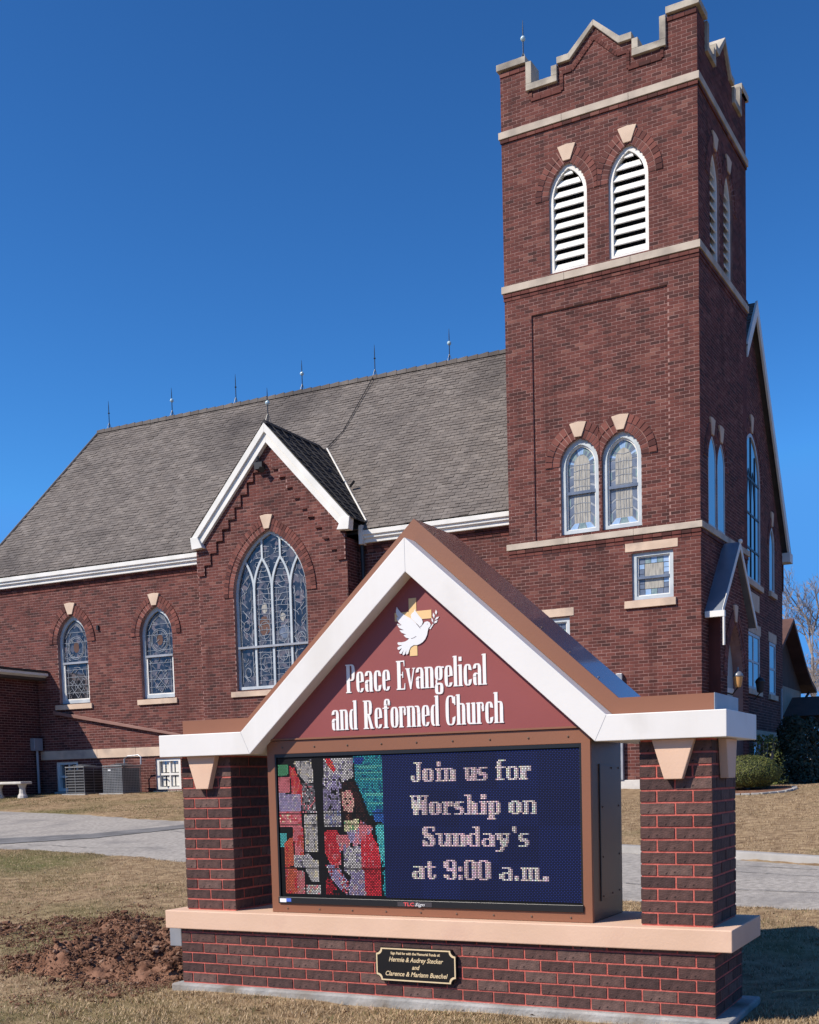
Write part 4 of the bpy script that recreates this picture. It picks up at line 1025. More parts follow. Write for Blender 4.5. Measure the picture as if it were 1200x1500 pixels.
fill([(0, 0), (60, 0), (60, 68), (0, 68)], [BLK])
# left light: small scene in an arch
fill([(0, 3), (6, 3), (6, 8), (2, 9), (0, 8)], [GRN], .3); fill([(9, 2), (20, 1), (21, 12), (17, 13), (12, 8)], [WHT, CREAM, GREY], .3); fill([(7, 4), (10, 5), (14, 14), (14, 23), (8, 23)], [RED, PINK, ORG], .3)
fill([(0, 9), (7, 9), (7, 17), (0, 17)], [PINK, (.5, .1, .12)], .3); fill([(0, 17), (13, 18), (13, 26), (0, 26)], [LAV, WHT, (.5, .35, .5)], .4); fill([(14, 12), (21, 13), (22, 27), (14, 27)], [GREY, WHT, PINK, BLK], .4)
fill([(0, 26), (13, 26), (13, 34), (0, 34)], [PINK, RED, CREAM], .4); fill([(15, 28), (22, 28), (22, 46), (15, 46)], [WHT, GREY, CREAM], .3); fill([(8, 34), (14, 34), (14, 47), (9, 50), (8, 40)], [PINK, RED, ORG], .3)
fill([(0, 37), (4, 37), (3, 44), (0, 44)], [CYAN], .3); fill([(2, 42), (8, 38), (8, 53), (2, 54)], [ORG, RED], .3); fill([(8, 48), (17, 47), (22, 54), (8, 54)], [WHT, LAV, GREY], .4)
fill([(2, 54), (9, 54), (9, 67), (2, 67)], [ORG, PINK, RED], .3); fill([(9, 55), (14, 56), (14, 67), (9, 67)], [PINK, (.6, .2, .15), WHT], .3); fill([(15, 50), (22, 50), (22, 61), (18, 61), (15, 56)], [WHT, CREAM], .2); fill([(15, 62), (23, 62), (23, 67), (15, 67)], [WHT, PINK, CREAM], .2)
# middle light: background
fill([(27, 1), (44, 1), (44, 10), (33, 14), (27, 12)], [WHT, LAV, GREY], .3); fill([(28, 1), (31, 1), (34, 6), (33, 8), (30, 5)], [RED, ORG], .2); fill([(26, 10), (37, 9), (36, 28), (26, 30)], [LAV, GREY, WHT, BLK], .5); fill([(26, 26), (36, 26), (36, 34), (26, 34)], [WHT, LAV, (.2, .25, .5)], .4)
fill([(44, 0), (60, 0), (60, 30), (52, 28), (48, 18), (45, 12)], [TEAL, DTEAL, (.02, .22, .36)], .35)
for r, c0, c1 in ((5, 46, 60), (6, 47, 57), (8, 46, 60), (11, 48, 60), (18, 50, 60), (19, 51, 60), (23, 52, 60)):
    for c in range(int(c0*QS), int(c1*QS)): dot(c, r*QS, (.12, .50, .48))
fill([(45, 1), (50, 1), (49, 4), (45, 4)], [(.02, .06, .35)], .3); fill([(54, 26), (60, 25), (60, 32), (55, 31)], [(.03, .12, .45), DTEAL], .3); fill([(55, 33), (60, 32), (60, 52), (58, 50)], [CYAN, TEAL], .3); fill([(58, 50), (60, 50), (60, 67), (59, 67)], [TEAL, BLK], .3)
# robed figure
fill([(36, 16), (39, 12), (43, 12), (46, 16), (49, 25), (51, 31), (48, 34), (45, 30), (44, 22), (42, 17), (38, 17), (37, 24), (36, 22)], [HAIR, BLK], .4)
fill([(37, 17), (42, 16), (44, 21), (43, 27), (40, 29), (38, 27), (37, 22)], [SKIN, (.62, .34, .30), PINK], .2); fill([(37, 26), (42, 27), (43, 31), (39, 31)], [HAIR, (.2, .08, .06)], .3)
for c, r in ((38.5, 20), (41.5, 20), (39.5, 23)): dot(c*QS, r*QS, BLK); dot(c*QS+1, r*QS, BLK)
fill([(38, 31), (46, 30), (47, 35), (42, 38), (38, 36)], [CREAM, GRN, (.55, .6, .3)], .3); fill([(39, 36), (46, 35), (44, 42), (39, 41)], [LAV, WHT], .3)
fill([(26, 36), (33, 35), (36, 40), (35, 52), (29, 52), (26, 46)], [RED, (.75, .1, .1), PINK], .25); fill([(33, 38), (40, 38), (41, 44), (35, 46)], [PINK, SKIN, LAV], .3)
fill([(47, 31), (54, 34), (53, 37), (44, 44), (42, 42)], [PINK, LAV, (.6, .3, .42)], .25); fill([(47, 39), (53, 37), (57, 44), (58, 53), (47, 53)], [RED, PINK, (.6, .08, .12)], .25)
fill([(37, 44), (47, 43), (47, 56), (41, 58), (37, 55)], [WHT, GREY, LAV], .3); fill([(47, 53), (58, 53), (58, 67), (48, 67)], [RED, DRED, (.5, .04, .05)], .3); fill([(41, 56), (48, 54), (49, 67), (39, 67)], [LAV, WHT, (.5, .32, .4)], .3)
fill([(26, 52), (33, 52), (40, 62), (38, 67), (30, 60)], [LAV, PINK, WHT, DRED], .35); fill([(26, 58), (30, 60), (34, 67), (26, 67)], [DRED, RED, BLK], .4)
for r in (27, 33, 54):
    for c in range(0, int(60*QS)): rr2 = int(r*QS); img[rr2][c] = tuple(x*.3 for x in img[rr2][c])
GL = {
'J': '..####|...##.|...##.|...##.|...##.|...##.|##.##.|##.##.|.###..', 'o': '......|......|......|.####.|##..##|##..##|##..##|##..##|.####.', 'i': '.##|.##|...|###|.##|.##|.##|.##|###',
'n': '.......|.......|.......|######.|.##..##|.##..##|.##..##|.##..##|###.###', 'u': '.......|.......|.......|###.###|.##..##|.##..##|.##..##|.##.###|..#####', 's': '.....|.....|.....|.####|##...|####.|.####|...##|####.',
'f': '..###|.##..|.##..|#####|.##..|.##..|.##..|.##..|####.', 'r': '......|......|......|######|.###.#|.##...|.##...|.##...|####..', 'W': '###.##.###|.#..##..#.|.##.##.##.|.##.##.##.|.########.|.########.|..###.###.|..##...##.|..##...##.',
'h': '###....|.##....|.##....|.####..|.##.##.|.##.##.|.##.##.|.##.##.|###.###', 'p': '.......|.......|.......|######.|.##..##|.##..##|.##..##|.##..##|.#####.|.##....|####...', 'S': '.#####|##...#|##....|####..|.####.|...###|#...##|##..##|#####.',
'd': '...###|....##|....##|.#####|##..##|##..##|##..##|##..##|.#####', 'a': '......|......|......|.####.|....##|.#####|##..##|##..##|.#####', 'y': '.......|.......|.......|###.###|.##..#.|.##.##.|..####.|..###..|...##..|..##...|###....',
"'": '##|##|.#', 't': '.....|.##..|.##..|#####|.##..|.##..|.##..|.##.#|..##.', '9': '.####.|##..##|##..##|##..##|.#####|....##|....##|##..##|.####.', ':': '..|..|..|##|##|..|..|##|##', '0': '.####.|##..##|##..##|##..##|##..##|##..##|##..##|##..##|.####.',
'.': '..|..|..|..|..|..|..|##|##', 'm': '..........|..........|..........|#########.|.##.##.##.|.##.##.##.|.##.##.##.|.##.##.##.|####.#####', ' ': '...'}
TXT = (.80, .60, .66)
for line, x0, wd, r0 in (('Join us for', 76, 62, 5), ('Worship on', 75, 65, 20), ("Sunday's", 81, 55, 35), ('at 9:00 a.m.', 75, 70, 50)):
    tot = sum(len(GL[c].split('|')[0])+1 for c in line); k = wd*QS/tot; x = 0.
    for ch in line:
        rows = GL[ch].split('|'); wch = len(rows[0]); vs_ = 1.38
        for r in range(int(len(rows)*vs_)):
            row = rows[min(int((r+.5)*len(rows)/int(len(rows)*vs_)), len(rows)-1)]
            for c in range(int(round(x*k)), int(round((x+wch)*k))):
                q = int((c+.5-x*k)/k)
                if 0 <= q < len(row) and row[q] == '#':
                    cc = int(x0*QS)+c; rr2 = int(r0*QS)+r-1; m_ = TXT if (cc//26) % 3 else (.80, .72, .70); dot(cc, rr2, tuple(x_*rl.uniform(.8, 1.1) for x_ in m_))
                    if img[min(rr2, NR-1)][min(cc+1, NC-1)][0] < .1: dot(cc+1, rr2, (.40, .30, .36))
        x += wch+1
LX0, LX1, LZ0, LZ1 = .788, 2.858, .606, 1.488
d = MB(); pw, ph_ = (LX1-LX0)/NC, (LZ1-LZ0)/NR
for r in range(NR):
    for c in range(NC):
        col = img[r][c]; x = LX0+(c+.5)*pw; z = LZ1-(r+.5)*ph_; e = .34
        md = 1+.14*math.sin((c//26)*2.3+(r//22)*1.7)
        if (r+c) % 2 and (c < 60*QS or col[2] > 4*col[0]): md *= .38      # every other lamp of the blue ground is dimmer
        if (r+c) % 2 and c >= 60*QS and col[0] > .2: md *= .62
        d.quad([(x-pw*e, CY0+.011, z-ph_*e), (x+pw*e, CY0+.011, z-ph_*e), (x+pw*e, CY0+.011, z+ph_*e), (x-pw*e, CY0+.011, z+ph_*e)], .5, (col[0]*md, col[1]*md, col[2]*md, 1))
stuff(d.build('led_lamps', 'led', scr, led=True, fix=False))
# maker's badge and sticker on the lower bezel
s = MB(); s.box(1.66, 1.90, CY0-.014, CY0-.0125, .558, .586); lp = s.build('maker_badge', 'logo_plate', cab)
text_mesh('TLC', .030, 'logo_red', 'badge_letters', cab, (1.742, CY0-.0165, .5615), .072, bold=.0006)
text_mesh('Sign', .028, 'logo_white', 'badge_letters', cab, (1.815, CY0-.0165, .5625), .068, shear=.35)
s = MB(); s.box(.785, .835, CY0-.0135, CY0-.0125, .562, .586); s.build('sticker', 'logo_white', cab)
s = MB(); s.box(.836, .872, CY0-.0135, CY0-.0125, .566, .588); s.build('sticker', 'sticker_blue', cab)
# name board
BYF = .052
bd = MB(); bd.prism([(.60, 1.6045), (3.05, 1.6045), (1.8265, 2.66)], BYF, BYF+.035); board = bd.build('name_board', 'sign_board', sign)
s = MB(); s.box(.62, 3.03, BYF-.008, BYF-.0005, 1.602, 1.613); s.build('board_lip', 'brown_paint', board)
bk = MB(); bk.prism([(.60, 1.6045), (3.05, 1.6045), (1.8265, 2.66)], .60, .62); bk.build('back_board', 'sign_board', sign)
# lettering: condensed display serif, built from strokes
class Glyph:
    T = .165; H = .05
    def __init__(s): s.parts = []; s.w = .4
    def rc(s, x, y, w, h): s.parts.append([(x, y), (x+w, y), (x+w, y+h), (x, y+h)]); return s
    def pg(s, *p): s.parts.append(list(p)); return s
    def bowl(s, x, y, w, h, keep=lambda px, py: True, t=None, hh=None, rad=.17):
        """rounded ring of thick sides and thin top and bottom; keep() drops segments"""
        t = t or s.T; hh = hh or s.H*1.3; N = 28; O, I = [], []
        for k in range(N+1):
            a = 2*math.pi*k/N; ca, sa = math.cos(a), math.sin(a)
            def sup(wd, ht, p): return (wd/2*math.copysign(abs(ca)**p, ca), ht/2*math.copysign(abs(sa)**p, sa))
            ox, oy = sup(w, h, .62); O.append((x+w/2+ox, y+h/2+oy))
            ix, iy = sup(w-2*t, h-2*hh, .4); I.append((x+w/2+ix, y+h/2+iy))
        for k in range(N):
            m = ((O[k][0]+O[k+1][0])/2, (O[k][1]+O[k+1][1])/2)
            if keep(*m): s.parts.append([O[k], O[k+1], I[k+1], I[k]])
        return s
def glyph(ch):
    g = Glyph(); T, H = g.T, g.H; A = 1.42; CP = 1.38
    foot = lambda x, w=T: g.rc(x-.035, 0, w+.07, H*.9)
    cap = lambda x, y: g.pg((x-.05, y-.07), (x, y-.05), (x, y), (x-.05, y-.03))
    if ch == 'o': g.bowl(0, 0, .43, 1); g.w = .43
    elif ch == 'e': g.bowl(0, 0, .42, 1, lambda x, y: not (x > .21 and .20 < y < .50)); g.rc(T-.01, .48, .42-2*T+.05, H); g.w = .42
    elif ch == 'c': g.bowl(0, 0, .41, 1, lambda x, y: not (x > .21 and .26 < y < .66)); g.w = .41
    elif ch == 'a': g.bowl(0, .2, .42, .8, lambda x, y: y > .78 or (x > .21 and y > .55) or (x < .21 and y > .70)); g.rc(.42-T, 0, T, .62); g.bowl(0, 0, .38, .58, lambda x, y: x < .21); g.rc(.18, .50, .1, H); g.rc(.38, 0, .07, H); g.w = .44
    elif ch == 'd': g.bowl(0, 0, .43, 1, lambda x, y: x < .23); g.rc(.43-T, 0, T, A); cap(.43-T, A); g.rc(.41, 0, .06, H); g.w = .46
    elif ch in 'nhmru':
        if ch != 'u':
            g.rc(0, 0, T, A if ch == 'h' else 1.0); cap(0, A if ch == 'h' else 1.0)
            if ch != 'r': foot(0)
            else: g.rc(-.035, 0, T+.09, H)
        if ch in 'nh': g.bowl(.04, .3, .40, .7, lambda x, y: y > .62 and x > .12); g.rc(.44-T, 0, T, .66); foot(.44-T); g.w = .46
        if ch == 'm':
            for k in (0, .28): g.bowl(.04+k, .3, .40, .7, lambda x, y, k=k: y > .62 and x > .12+k); g.rc(.44-T+k, 0, T, .66); foot(.44-T+k)
            g.w = .74
        if ch == 'r': g.bowl(.06, .4, .30, .6, lambda x, y: y > .62 and x > .14, t=.10); g.rc(.24, .68, .11, .14); g.w = .36
        if ch == 'u': g.rc(0, .3, T, .7); cap(0, 1.0); g.bowl(0, 0, .40, .7, lambda x, y: y < .34 and x < .32); g.rc(.44-T, 0, T, 1.0); cap(.44-T, 1.0); g.rc(.43, 0, .05, H); g.w = .47
    elif ch == 'i': g.rc(0, 0, T, 1); cap(0, 1); foot(0); g.rc(.005, 1.16, T-.01, .2); g.w = T+.03
    elif ch == 'l': g.rc(0, 0, T, A); cap(0, A); foot(0); g.w = T+.03
    elif ch == 'v': g.pg((-.01, 1), (T, 1), (.27, 0.02), (.19, 0.02)); g.pg((.19, .0), (.25, 0.0), (.45, 1), (.385, 1)); g.rc(-.05, 1-H*.8, T+.09, H*.8); g.rc(.33, 1-H*.8, .16, H*.8); g.w = .45
    elif ch == 'g': g.bowl(0, .34, .40, .66); g.pg((.03, .36), (.12, .36), (.10, .18), (.02, .22)); g.bowl(-.02, -.32, .45, .54, hh=.09); g.rc(.36, .9, .12, .07); g.w = .44
    elif ch == 'f': g.rc(.06, 0, T, 1.15); g.bowl(.06, .78, .34, .62, lambda x, y: y > 1.12, t=.13); g.rc(-.02, .93, .34, H); g.rc(.0, 0, T+.12, H); g.rc(.29, 1.14, .11, .13); g.w = .35
    elif ch == 'P': g.rc(.05, 0, T+.02, CP); g.rc(0, 0, T+.14, H); g.rc(-.01, CP-H, .2, H); g.bowl(.08, .58, .44, CP-.58, lambda x, y: x > .2); g.w = .54
    elif ch == 'R': g.rc(.05, 0, T+.02, CP); g.rc(0, 0, T+.14, H); g.rc(-.01, CP-H, .2, H); g.bowl(.08, .66, .42, CP-.66, lambda x, y: x > .2); g.pg((.24, .68), (.36, .70), (.57, 0), (.40, 0)); g.rc(.40, 0, .2, H); g.w = .58
    elif ch == 'E': g.rc(.05, 0, T+.02, CP); g.rc(0, 0, .46, H*1.2); g.rc(0, CP-H*1.2, .46, H*1.2); g.rc(.2, .68, .17, H); g.rc(.33, .56, .045, .29); g.pg((.40, CP), (.46, CP), (.46, CP-.28), (.43, CP-.28)); g.pg((.40, 0), (.47, 0), (.48, .30), (.45, .30)); g.w = .48
    elif ch == 'C': g.bowl(0, -.01, .52, CP+.02, lambda x, y: not (x > .26 and .40 < y < .92)); g.rc(.47, .93, .05, .4); g.w = .53
    else: g.w = .22
    return g
def letters(text, x0, x1, z, xh):
    gs = [glyph(c) for c in text]; gap = .065; tot = sum(g.w+gap for g in gs)-gap; k = (x1-x0)/tot; x = x0
    for ch, g in zip(text, gs):
        if ch != ' ':
            m = MB()
            for i, poly in enumerate(g.parts):
                m.prism([(px*k, py*xh) for px, py in poly], -.0045-.00012*(i % 20), 0)
            o = m.build('letter', 'sign_letter', board); o.location = (x, BYF, z)
        x += (g.w+gap)*k
letters('Peace Evangelical', 1.333, 2.297, 1.876, .126)
letters('and Reformed Church', 1.222, 2.400, 1.650, .126)
# cross and dove
def flat(name, polys, m, y0, y1, parent):
    b = MB()
    for p in polys: b.prism(p, y0, y1)
    return b.build(name, m, parent)
def tri_flat(name, poly, m, y0, y1, parent):
    cu = bpy.data.curves.new(name, 'CURVE'); cu.dimensions = '2D'; cu.fill_mode = 'BOTH'; sp = cu.splines.new('POLY'); sp.points.add(len(poly)-1); sp.use_cyclic_u = True
    for p, q in zip(sp.points, poly): p.co = (q[0], q[1], 0, 1)
    cu.extrude = (y1-y0)/2
    t = bpy.data.objects.new('tmp', cu); COL.objects.link(t); dg = bpy.context.evaluated_depsgraph_get(); me = bpy.data.meshes.new_from_object(t.evaluated_get(dg)); bpy.data.objects.remove(t)
    for v in me.vertices: x, y, z = v.co; v.co = (x, (y0+y1)/2+z, y)
    me.materials.clear(); me.materials.append(MATS[m]); o = bpy.data.objects.new(name, me); COL.objects.link(o); o.parent = parent; return o
y = BYF
cr = flat('cross', [rect(1.790, 1.841, 2.073, 2.4145)], 'gold_paint', y-.003, y, board)
flat('cross_arm', [rect(1.692, 1.7895, 2.286, 2.336), rect(1.8415, 1.942, 2.286, 2.336)], 'gold_paint', y-.003, y, cr)
BODY = [(1.7094, 2.3709), (1.7209, 2.3536), (1.7359, 2.336), (1.7663, 2.3157), (1.8034, 2.2949), (1.83, 2.2721), (1.8499, 2.2528), (1.8604, 2.2387), (1.8699, 2.2395), (1.8873, 2.2543), (1.8979, 2.2668), (1.9149, 2.2698), (1.9298, 2.2628), (1.9372, 2.249), (1.9325, 2.2376), (1.9221, 2.2296), (1.9165, 2.2123), (1.9108, 2.1892), (1.8983, 2.1665), (1.8808, 2.1501), (1.8601, 2.1397), (1.8413, 2.1351), (1.8191, 2.1367), (1.7982, 2.1263), (1.7892, 2.112), (1.7799, 2.0888), (1.7693, 2.0821), (1.7644, 2.0884), (1.7685, 2.1105), (1.7574, 2.0874), (1.7469, 2.0806), (1.7402, 2.087), (1.7496, 2.1118), (1.7333, 2.0905), (1.723, 2.0912), (1.718, 2.099), (1.7396, 2.1259), (1.7168, 2.114), (1.7066, 2.1207), (1.7086, 2.131), (1.7419, 2.1421), (1.7177, 2.1423), (1.7076, 2.152), (1.7113, 2.1607), (1.7372, 2.1588), (1.7615, 2.1616), (1.7789, 2.1692), (1.7895, 2.1774), (1.769, 2.1833), (1.7556, 2.1947), (1.7524, 2.2009), (1.7696, 2.2026), (1.739, 2.2153), (1.7256, 2.2297), (1.7276, 2.2355), (1.7499, 2.2323), (1.7227, 2.2448), (1.7094, 2.2637), (1.7097, 2.2712), (1.7371, 2.2631), (1.7169, 2.281), (1.7071, 2.2997), (1.7075, 2.3115), (1.7211, 2.3045), (1.7046, 2.3296), (1.7034, 2.3476)]
WING2 = [(1.8324, 2.3487), (1.8371, 2.3365), (1.8584, 2.3082), (1.8781, 2.286), (1.8843, 2.2678), (1.877, 2.2507), (1.8631, 2.24), (1.8517, 2.2542), (1.8301, 2.2736), (1.8068, 2.2947), (1.804, 2.3156), (1.8146, 2.3266), (1.8268, 2.3344)]
dove = tri_flat('dove', BODY, 'dove_paint', y-.0065, y-.0035, board)
tri_flat('far_wing', WING2, 'dove_paint', y-.0055, y-.0032, dove)
for l in ([(1.9739, 2.334), (1.9818, 2.3187), (1.9747, 2.3032), (1.9667, 2.317)], [(1.955, 2.318), (1.9646, 2.3011), (1.9607, 2.2824), (1.9511, 2.3007)], [(1.9944, 2.2913), (1.9823, 2.2777), (1.9638, 2.2733), (1.9743, 2.2886)], [(1.9838, 2.2717), (1.9767, 2.2576), (1.9548, 2.252), (1.9636, 2.2675)], [(1.9424, 2.2897), (1.9521, 2.2772), (1.9533, 2.2595), (1.9435, 2.2691)], [(1.9514, 2.2537), (1.9547, 2.2491), (1.9337, 2.2213), (1.9264, 2.2263)]):
    flat('olive_leaf', [l], 'dove_paint', y-.004, y, dove)
ln = MB()
for pts in ([(1.8665, 2.232), (1.8615, 2.2385), (1.848, 2.2545), (1.840, 2.262)], [(1.8625, 2.239), (1.872, 2.243), (1.884, 2.2555)], [(1.803, 2.176), (1.82, 2.179), (1.838, 2.187)], [(1.9135, 2.2555), (1.9155, 2.2515)], [(1.954, 2.252), (1.960, 2.272), (1.968, 2.300)], [(1.711, 2.262), (1.738, 2.262)], [(1.727, 2.234), (1.751, 2.2315)]):
    ln.bar(pts, .0032, y-.0072, y-.0066)
ln.build('dove_outline', 'dove_line', dove)
# memorial plaque
px0, px1, pz0, pz1 = 1.535, 2.090, .103, .312
def notched(x0, x1, z0, z1, c):
    P = []
    for (cx, cz, a0) in ((x0, z0, 90), (x1, z0, 180), (x1, z1, 270), (x0, z1, 0)):
        for k in range(5): a = R(a0-22.5*k); P.append((cx+c*math.cos(a), cz+c*math.sin(a)))
    return P
pq = MB(); pq.prism(notched(px0, px1, pz0, pz1, .034), -.028, -.0035); plq = pq.build('plaque', 'plaque_black', sign)
s = MB(); s.ring(notched(px0+.004, px1-.004, pz0+.004, pz1-.004, .034), notched(px0+.012, px1-.012, pz0+.012, pz1-.012, .036), -.0295, -.0282); s.build('plaque_border', 'plaque_gold', plq)
pc_ = (px0+px1)/2
for body, z, sz, wd, sh in (('Sign Paid for with the Memorial Funds of:', .270, .022, .34, 0), ('Hermie & Audrey Stecker', .226, .040, .375, .32), ('and', .182, .038, .054, .32), ('Clarence & Mariann Buechel', .138, .040, .43, .32)):
    text_mesh(body, sz, 'plaque_gold', 'plaque_lettering', plq, (pc_, -.0285, z), wd, sh, bold=.0006)

# ------------------------------------------------------------------ annex and things by the wall
ann = thing('annex_building', 'low shaded brick annex with white fascia at the left end of the church', 'building')
AX = -19.58; AY0, AY1 = 14.7, 17.45; AZ = 4.36
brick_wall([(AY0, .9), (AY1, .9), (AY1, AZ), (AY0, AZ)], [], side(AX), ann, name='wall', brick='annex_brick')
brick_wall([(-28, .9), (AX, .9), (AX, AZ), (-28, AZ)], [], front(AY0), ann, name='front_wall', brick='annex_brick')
s = MB(); s.box(-28, AX+.30, AY0-.25, AY1, AZ+.0495, AZ+.24); s.box(AX+.301, AX+.44, AY0-.26, AY1, AZ+.172, AZ+.235); s.build('roof', 'dark_metal', ann)
s = MB(); s.v = [(AX+.30, AY0-.25, AZ+.05), (AX+.30, AY1, AZ+.05), (AX+.42, AY1, AZ+.10), (AX+.42, AY0-.25, AZ+.10), (AX+.30, AY0-.25, AZ+.17), (AX+.30, AY1, AZ+.17), (AX+.42, AY1, AZ+.17), (AX+.42, AY0-.25, AZ+.17)]; s.f = [(0, 1, 2, 3), (4, 5, 6, 7), (3, 2, 6, 7), (0, 3, 7, 4), (1, 2, 6, 5)]; s.r = [.5]*5; s.c = [None]*5; s.build('fascia', 'white_trim', ann)
s = MB(); s.box(AX+.01, AX+.30, AY0-.25, AY1, AZ-.02, AZ+.049); s.build('soffit', 'house_dark', ann)
eb = thing('electrical_box', 'grey electrical meter box with conduit on the shaded annex wall', 'electrical box', (AX, 17.22, 2.0))
s = MB(); s.box(.0, .16, -.14, .16, .42, .76); s.build('cabinet', 'grey_metal', eb, bevel=.01)
s = MB(); s.tube([(.08, 0.02, .42), (.08, .02, -.75)], .035, 8); s.build('conduit', 'grey_metal', eb)
s = MB(); s.box(0, .1, .28, .44, -.05, .15); s.build('junction_box', 'grey_metal', eb)
def ac(x, y, label, wired):
    t = thing('air_conditioner', label, 'air conditioner', (x, y, 1.19), 0, 'air conditioning units by the church wall')
    s = MB(); s.box(-.40, .40, -.42, .42, -.12, .03); s.build('pad', 'concrete', t)
    s = MB(); s.box(-.29, .29, -.31, .31, .04, .66); s.build('core', 'ac_core', t)
    g = MB(); W_, D_ = .32, .34
    for k in range(15 if not wired else 9):
        st = .64/(15 if not wired else 9); z = .05+k*st
        for a in ((-W_, W_, -D_, -D_+.008), (-W_, W_, D_-.008, D_), (-W_, -W_+.008, -D_, D_), (W_-.008, W_, -D_, D_)): g.box(*a, z, z+(.022 if not wired else .016))
    for k in range(13 if not wired else 3):
        x_ = -W_+2*W_*k/(12 if not wired else 2); g.box(x_-.006, x_+.006, -D_-.002, -D_+.006, .03, .70); y_ = -D_+2*D_*k/(12 if not wired else 2); g.box(W_-.006, W_+.002, y_-.006, y_+.006, .03, .70)
    g.build('grille', 'ac_grille', t)
    s = MB(); s.box(-W_-.01, W_+.01, -D_-.01, D_+.01, .70, .735); s.build('top', 'ac_grille', t, bevel=.01)
    s = MB()
    for rr in (.08, .15, .22, .28): s.tube([(rr*math.cos(a*.35), rr*math.sin(a*.35), .76+.02*(rr < .2)) for a in range(19)], .006, 4, cap=False)
    s.build('fan_guard', 'ac_grille', t)
    if not wired:
        s = MB(); s.tube([(-.25, .36, .3), (-.25, .38, .9), (-.15, .4, .98), (.2, .42, 1.0), (.3, .4, .95), (.32, .36, .75)], .02, 6); s.build('refrigerant_pipe', 'grey_metal', t)
        s = MB(); s.box(-.14, -.05, -D_-.006, -D_-.001, .60, .63); s.build('badge', 'logo_white', t)
ac(-17.20, 16.62, 'half-shaded air conditioner with horizontal wire guard, nearer the annex', True)
ac(-15.92, 16.62, 'sunlit grey air conditioner with fine mesh grille, beside the basement window', False)
bn = thing('garden_bench', 'pale concrete garden bench on the grass in front of the shaded annex', 'bench', (-18.72, 15.55, gz(-18.7, 15.55)))
s = MB(); s.box(-.58, .58, -.19, .19, .36, .43); s.build('seat', 'pale_concrete', bn, bevel=.02)
for x in (-.42, .42):
    s = MB(); s.lathe([(0, 0), (.13, 0), (.12, .06), (.085, .12), (.075, .25), (.11, .34), (.12, .36), (0, .36)], x, 0, 0, 10); s.build('leg', 'pale_concrete', bn)

# ------------------------------------------------------------------ planting, house, trees
def leaf_cloud(m, n, inside, size, rng, up=.3):
    for _ in range(n):
        p, nrm = inside(rng)
        a = Vector((rng.gauss(0, 1), rng.gauss(0, 1), rng.gauss(0, 1)+up)).normalized(); nrm = (Vector(nrm)*1.3+a*.8).normalized()
        t = nrm.orthogonal().normalized(); t.rotate(Matrix.Rotation(rng.uniform(0, 6.28), 3, nrm)); b2 = nrm.cross(t); s_ = size*rng.uniform(.6, 1.3)
        P = Vector(p); m.quad([P-t*s_, P-b2*s_*.45, P+t*s_, P+b2*s_*.45], min(max(rng.gauss(.5, .25), 0), 1))
bush = thing('round_bush', 'low rounded evergreen bush in the stone-edged bed beside the tower', 'bush', (.36, 15.85, gz(.36, 15.85)))
rg = random.Random(9)
def in_bush(rng):
    th = rng.uniform(0, 6.283); ph = math.acos(rng.uniform(-.85, 1)); r_ = rng.uniform(.84, 1.0)**.5*(1+.07*noise.noise(Vector((3*math.cos(th), 3*math.sin(th), 3*ph))))
    d_ = Vector((math.sin(ph)*math.cos(th), math.sin(ph)*math.sin(th), math.cos(ph)))
    return (d_.x*.62*r_, d_.y*.58*r_, .34+d_.z*.34*r_), d_
m = MB(); leaf_cloud(m, 17000, in_bush, .0155, rg, .1); m.build('crown', 'foliage', bush, fix=False)
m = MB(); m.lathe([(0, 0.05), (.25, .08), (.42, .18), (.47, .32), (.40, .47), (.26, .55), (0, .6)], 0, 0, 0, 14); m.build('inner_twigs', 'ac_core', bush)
for q in range(5):
    m = MB(); a = q*1.257; m.tube([(0, 0, 0), (.12*math.cos(a), .12*math.sin(a), .2), (.25*math.cos(a), .25*math.sin(a), .42)], [.02, .015, .008], 5); m.build('stem', 'bark', bush)
bed = thing('bed_edging', 'curved pale concrete edging of the planting bed at the church corner', 'edging')
pts = [(-.9, 14.95), (-.3, 14.80), (.3, 14.72), (.8, 14.85), (1.15, 15.25), (1.25, 15.8), (1.15, 16.3)]
fine = []
for i in range(len(pts)-1):
    for k in range(6): t = k/6; fine.append(Vector(pts[i]).lerp(Vector(pts[i+1]), t))
fine.append(Vector(pts[-1]))
for i in range(0, len(fine)-2, 2):
    a, b_ = fine[i], fine[i+2]; d_ = (b_-a).normalized(); n_ = Vector((-d_.y, d_.x))*.05; m = MB(); a = a+d_*.008; b_ = b_-d_*.008
    za, zb = gz(*a), gz(*b_); P = [(a-n_, za), (b_-n_, zb), (b_+n_, zb), (a+n_, za)]
    m.v = [(p.x, p.y, z-.05) for p, z in P]+[(p.x, p.y, z+.04) for p, z in P]; m.f = [(4, 5, 6, 7), (0, 1, 5, 4), (1, 2, 6, 5), (2, 3, 7, 6), (3, 0, 4, 7)]; m.r = [.5]*5; m.c = [None]*5
    m.build('edging_stone', 'kerb_concrete', bed, bevel=.01)
m = MB(); c0 = Vector((.1, 15.9))
m.v = [(p.x, p.y, gz(*p)+.03) for p in fine]+[(-.9, 16.5, gz(-.9, 16.5)+.03), (.9, 16.8, gz(.9, 16.8)+.03)]; m.f = [tuple(range(len(fine)))+(len(fine)+1, len(fine))]; m.r = [.5]; m.c = [None]
o = m.build('bed_soil', 'dirt', fix=False); o['kind'] = 'structure'
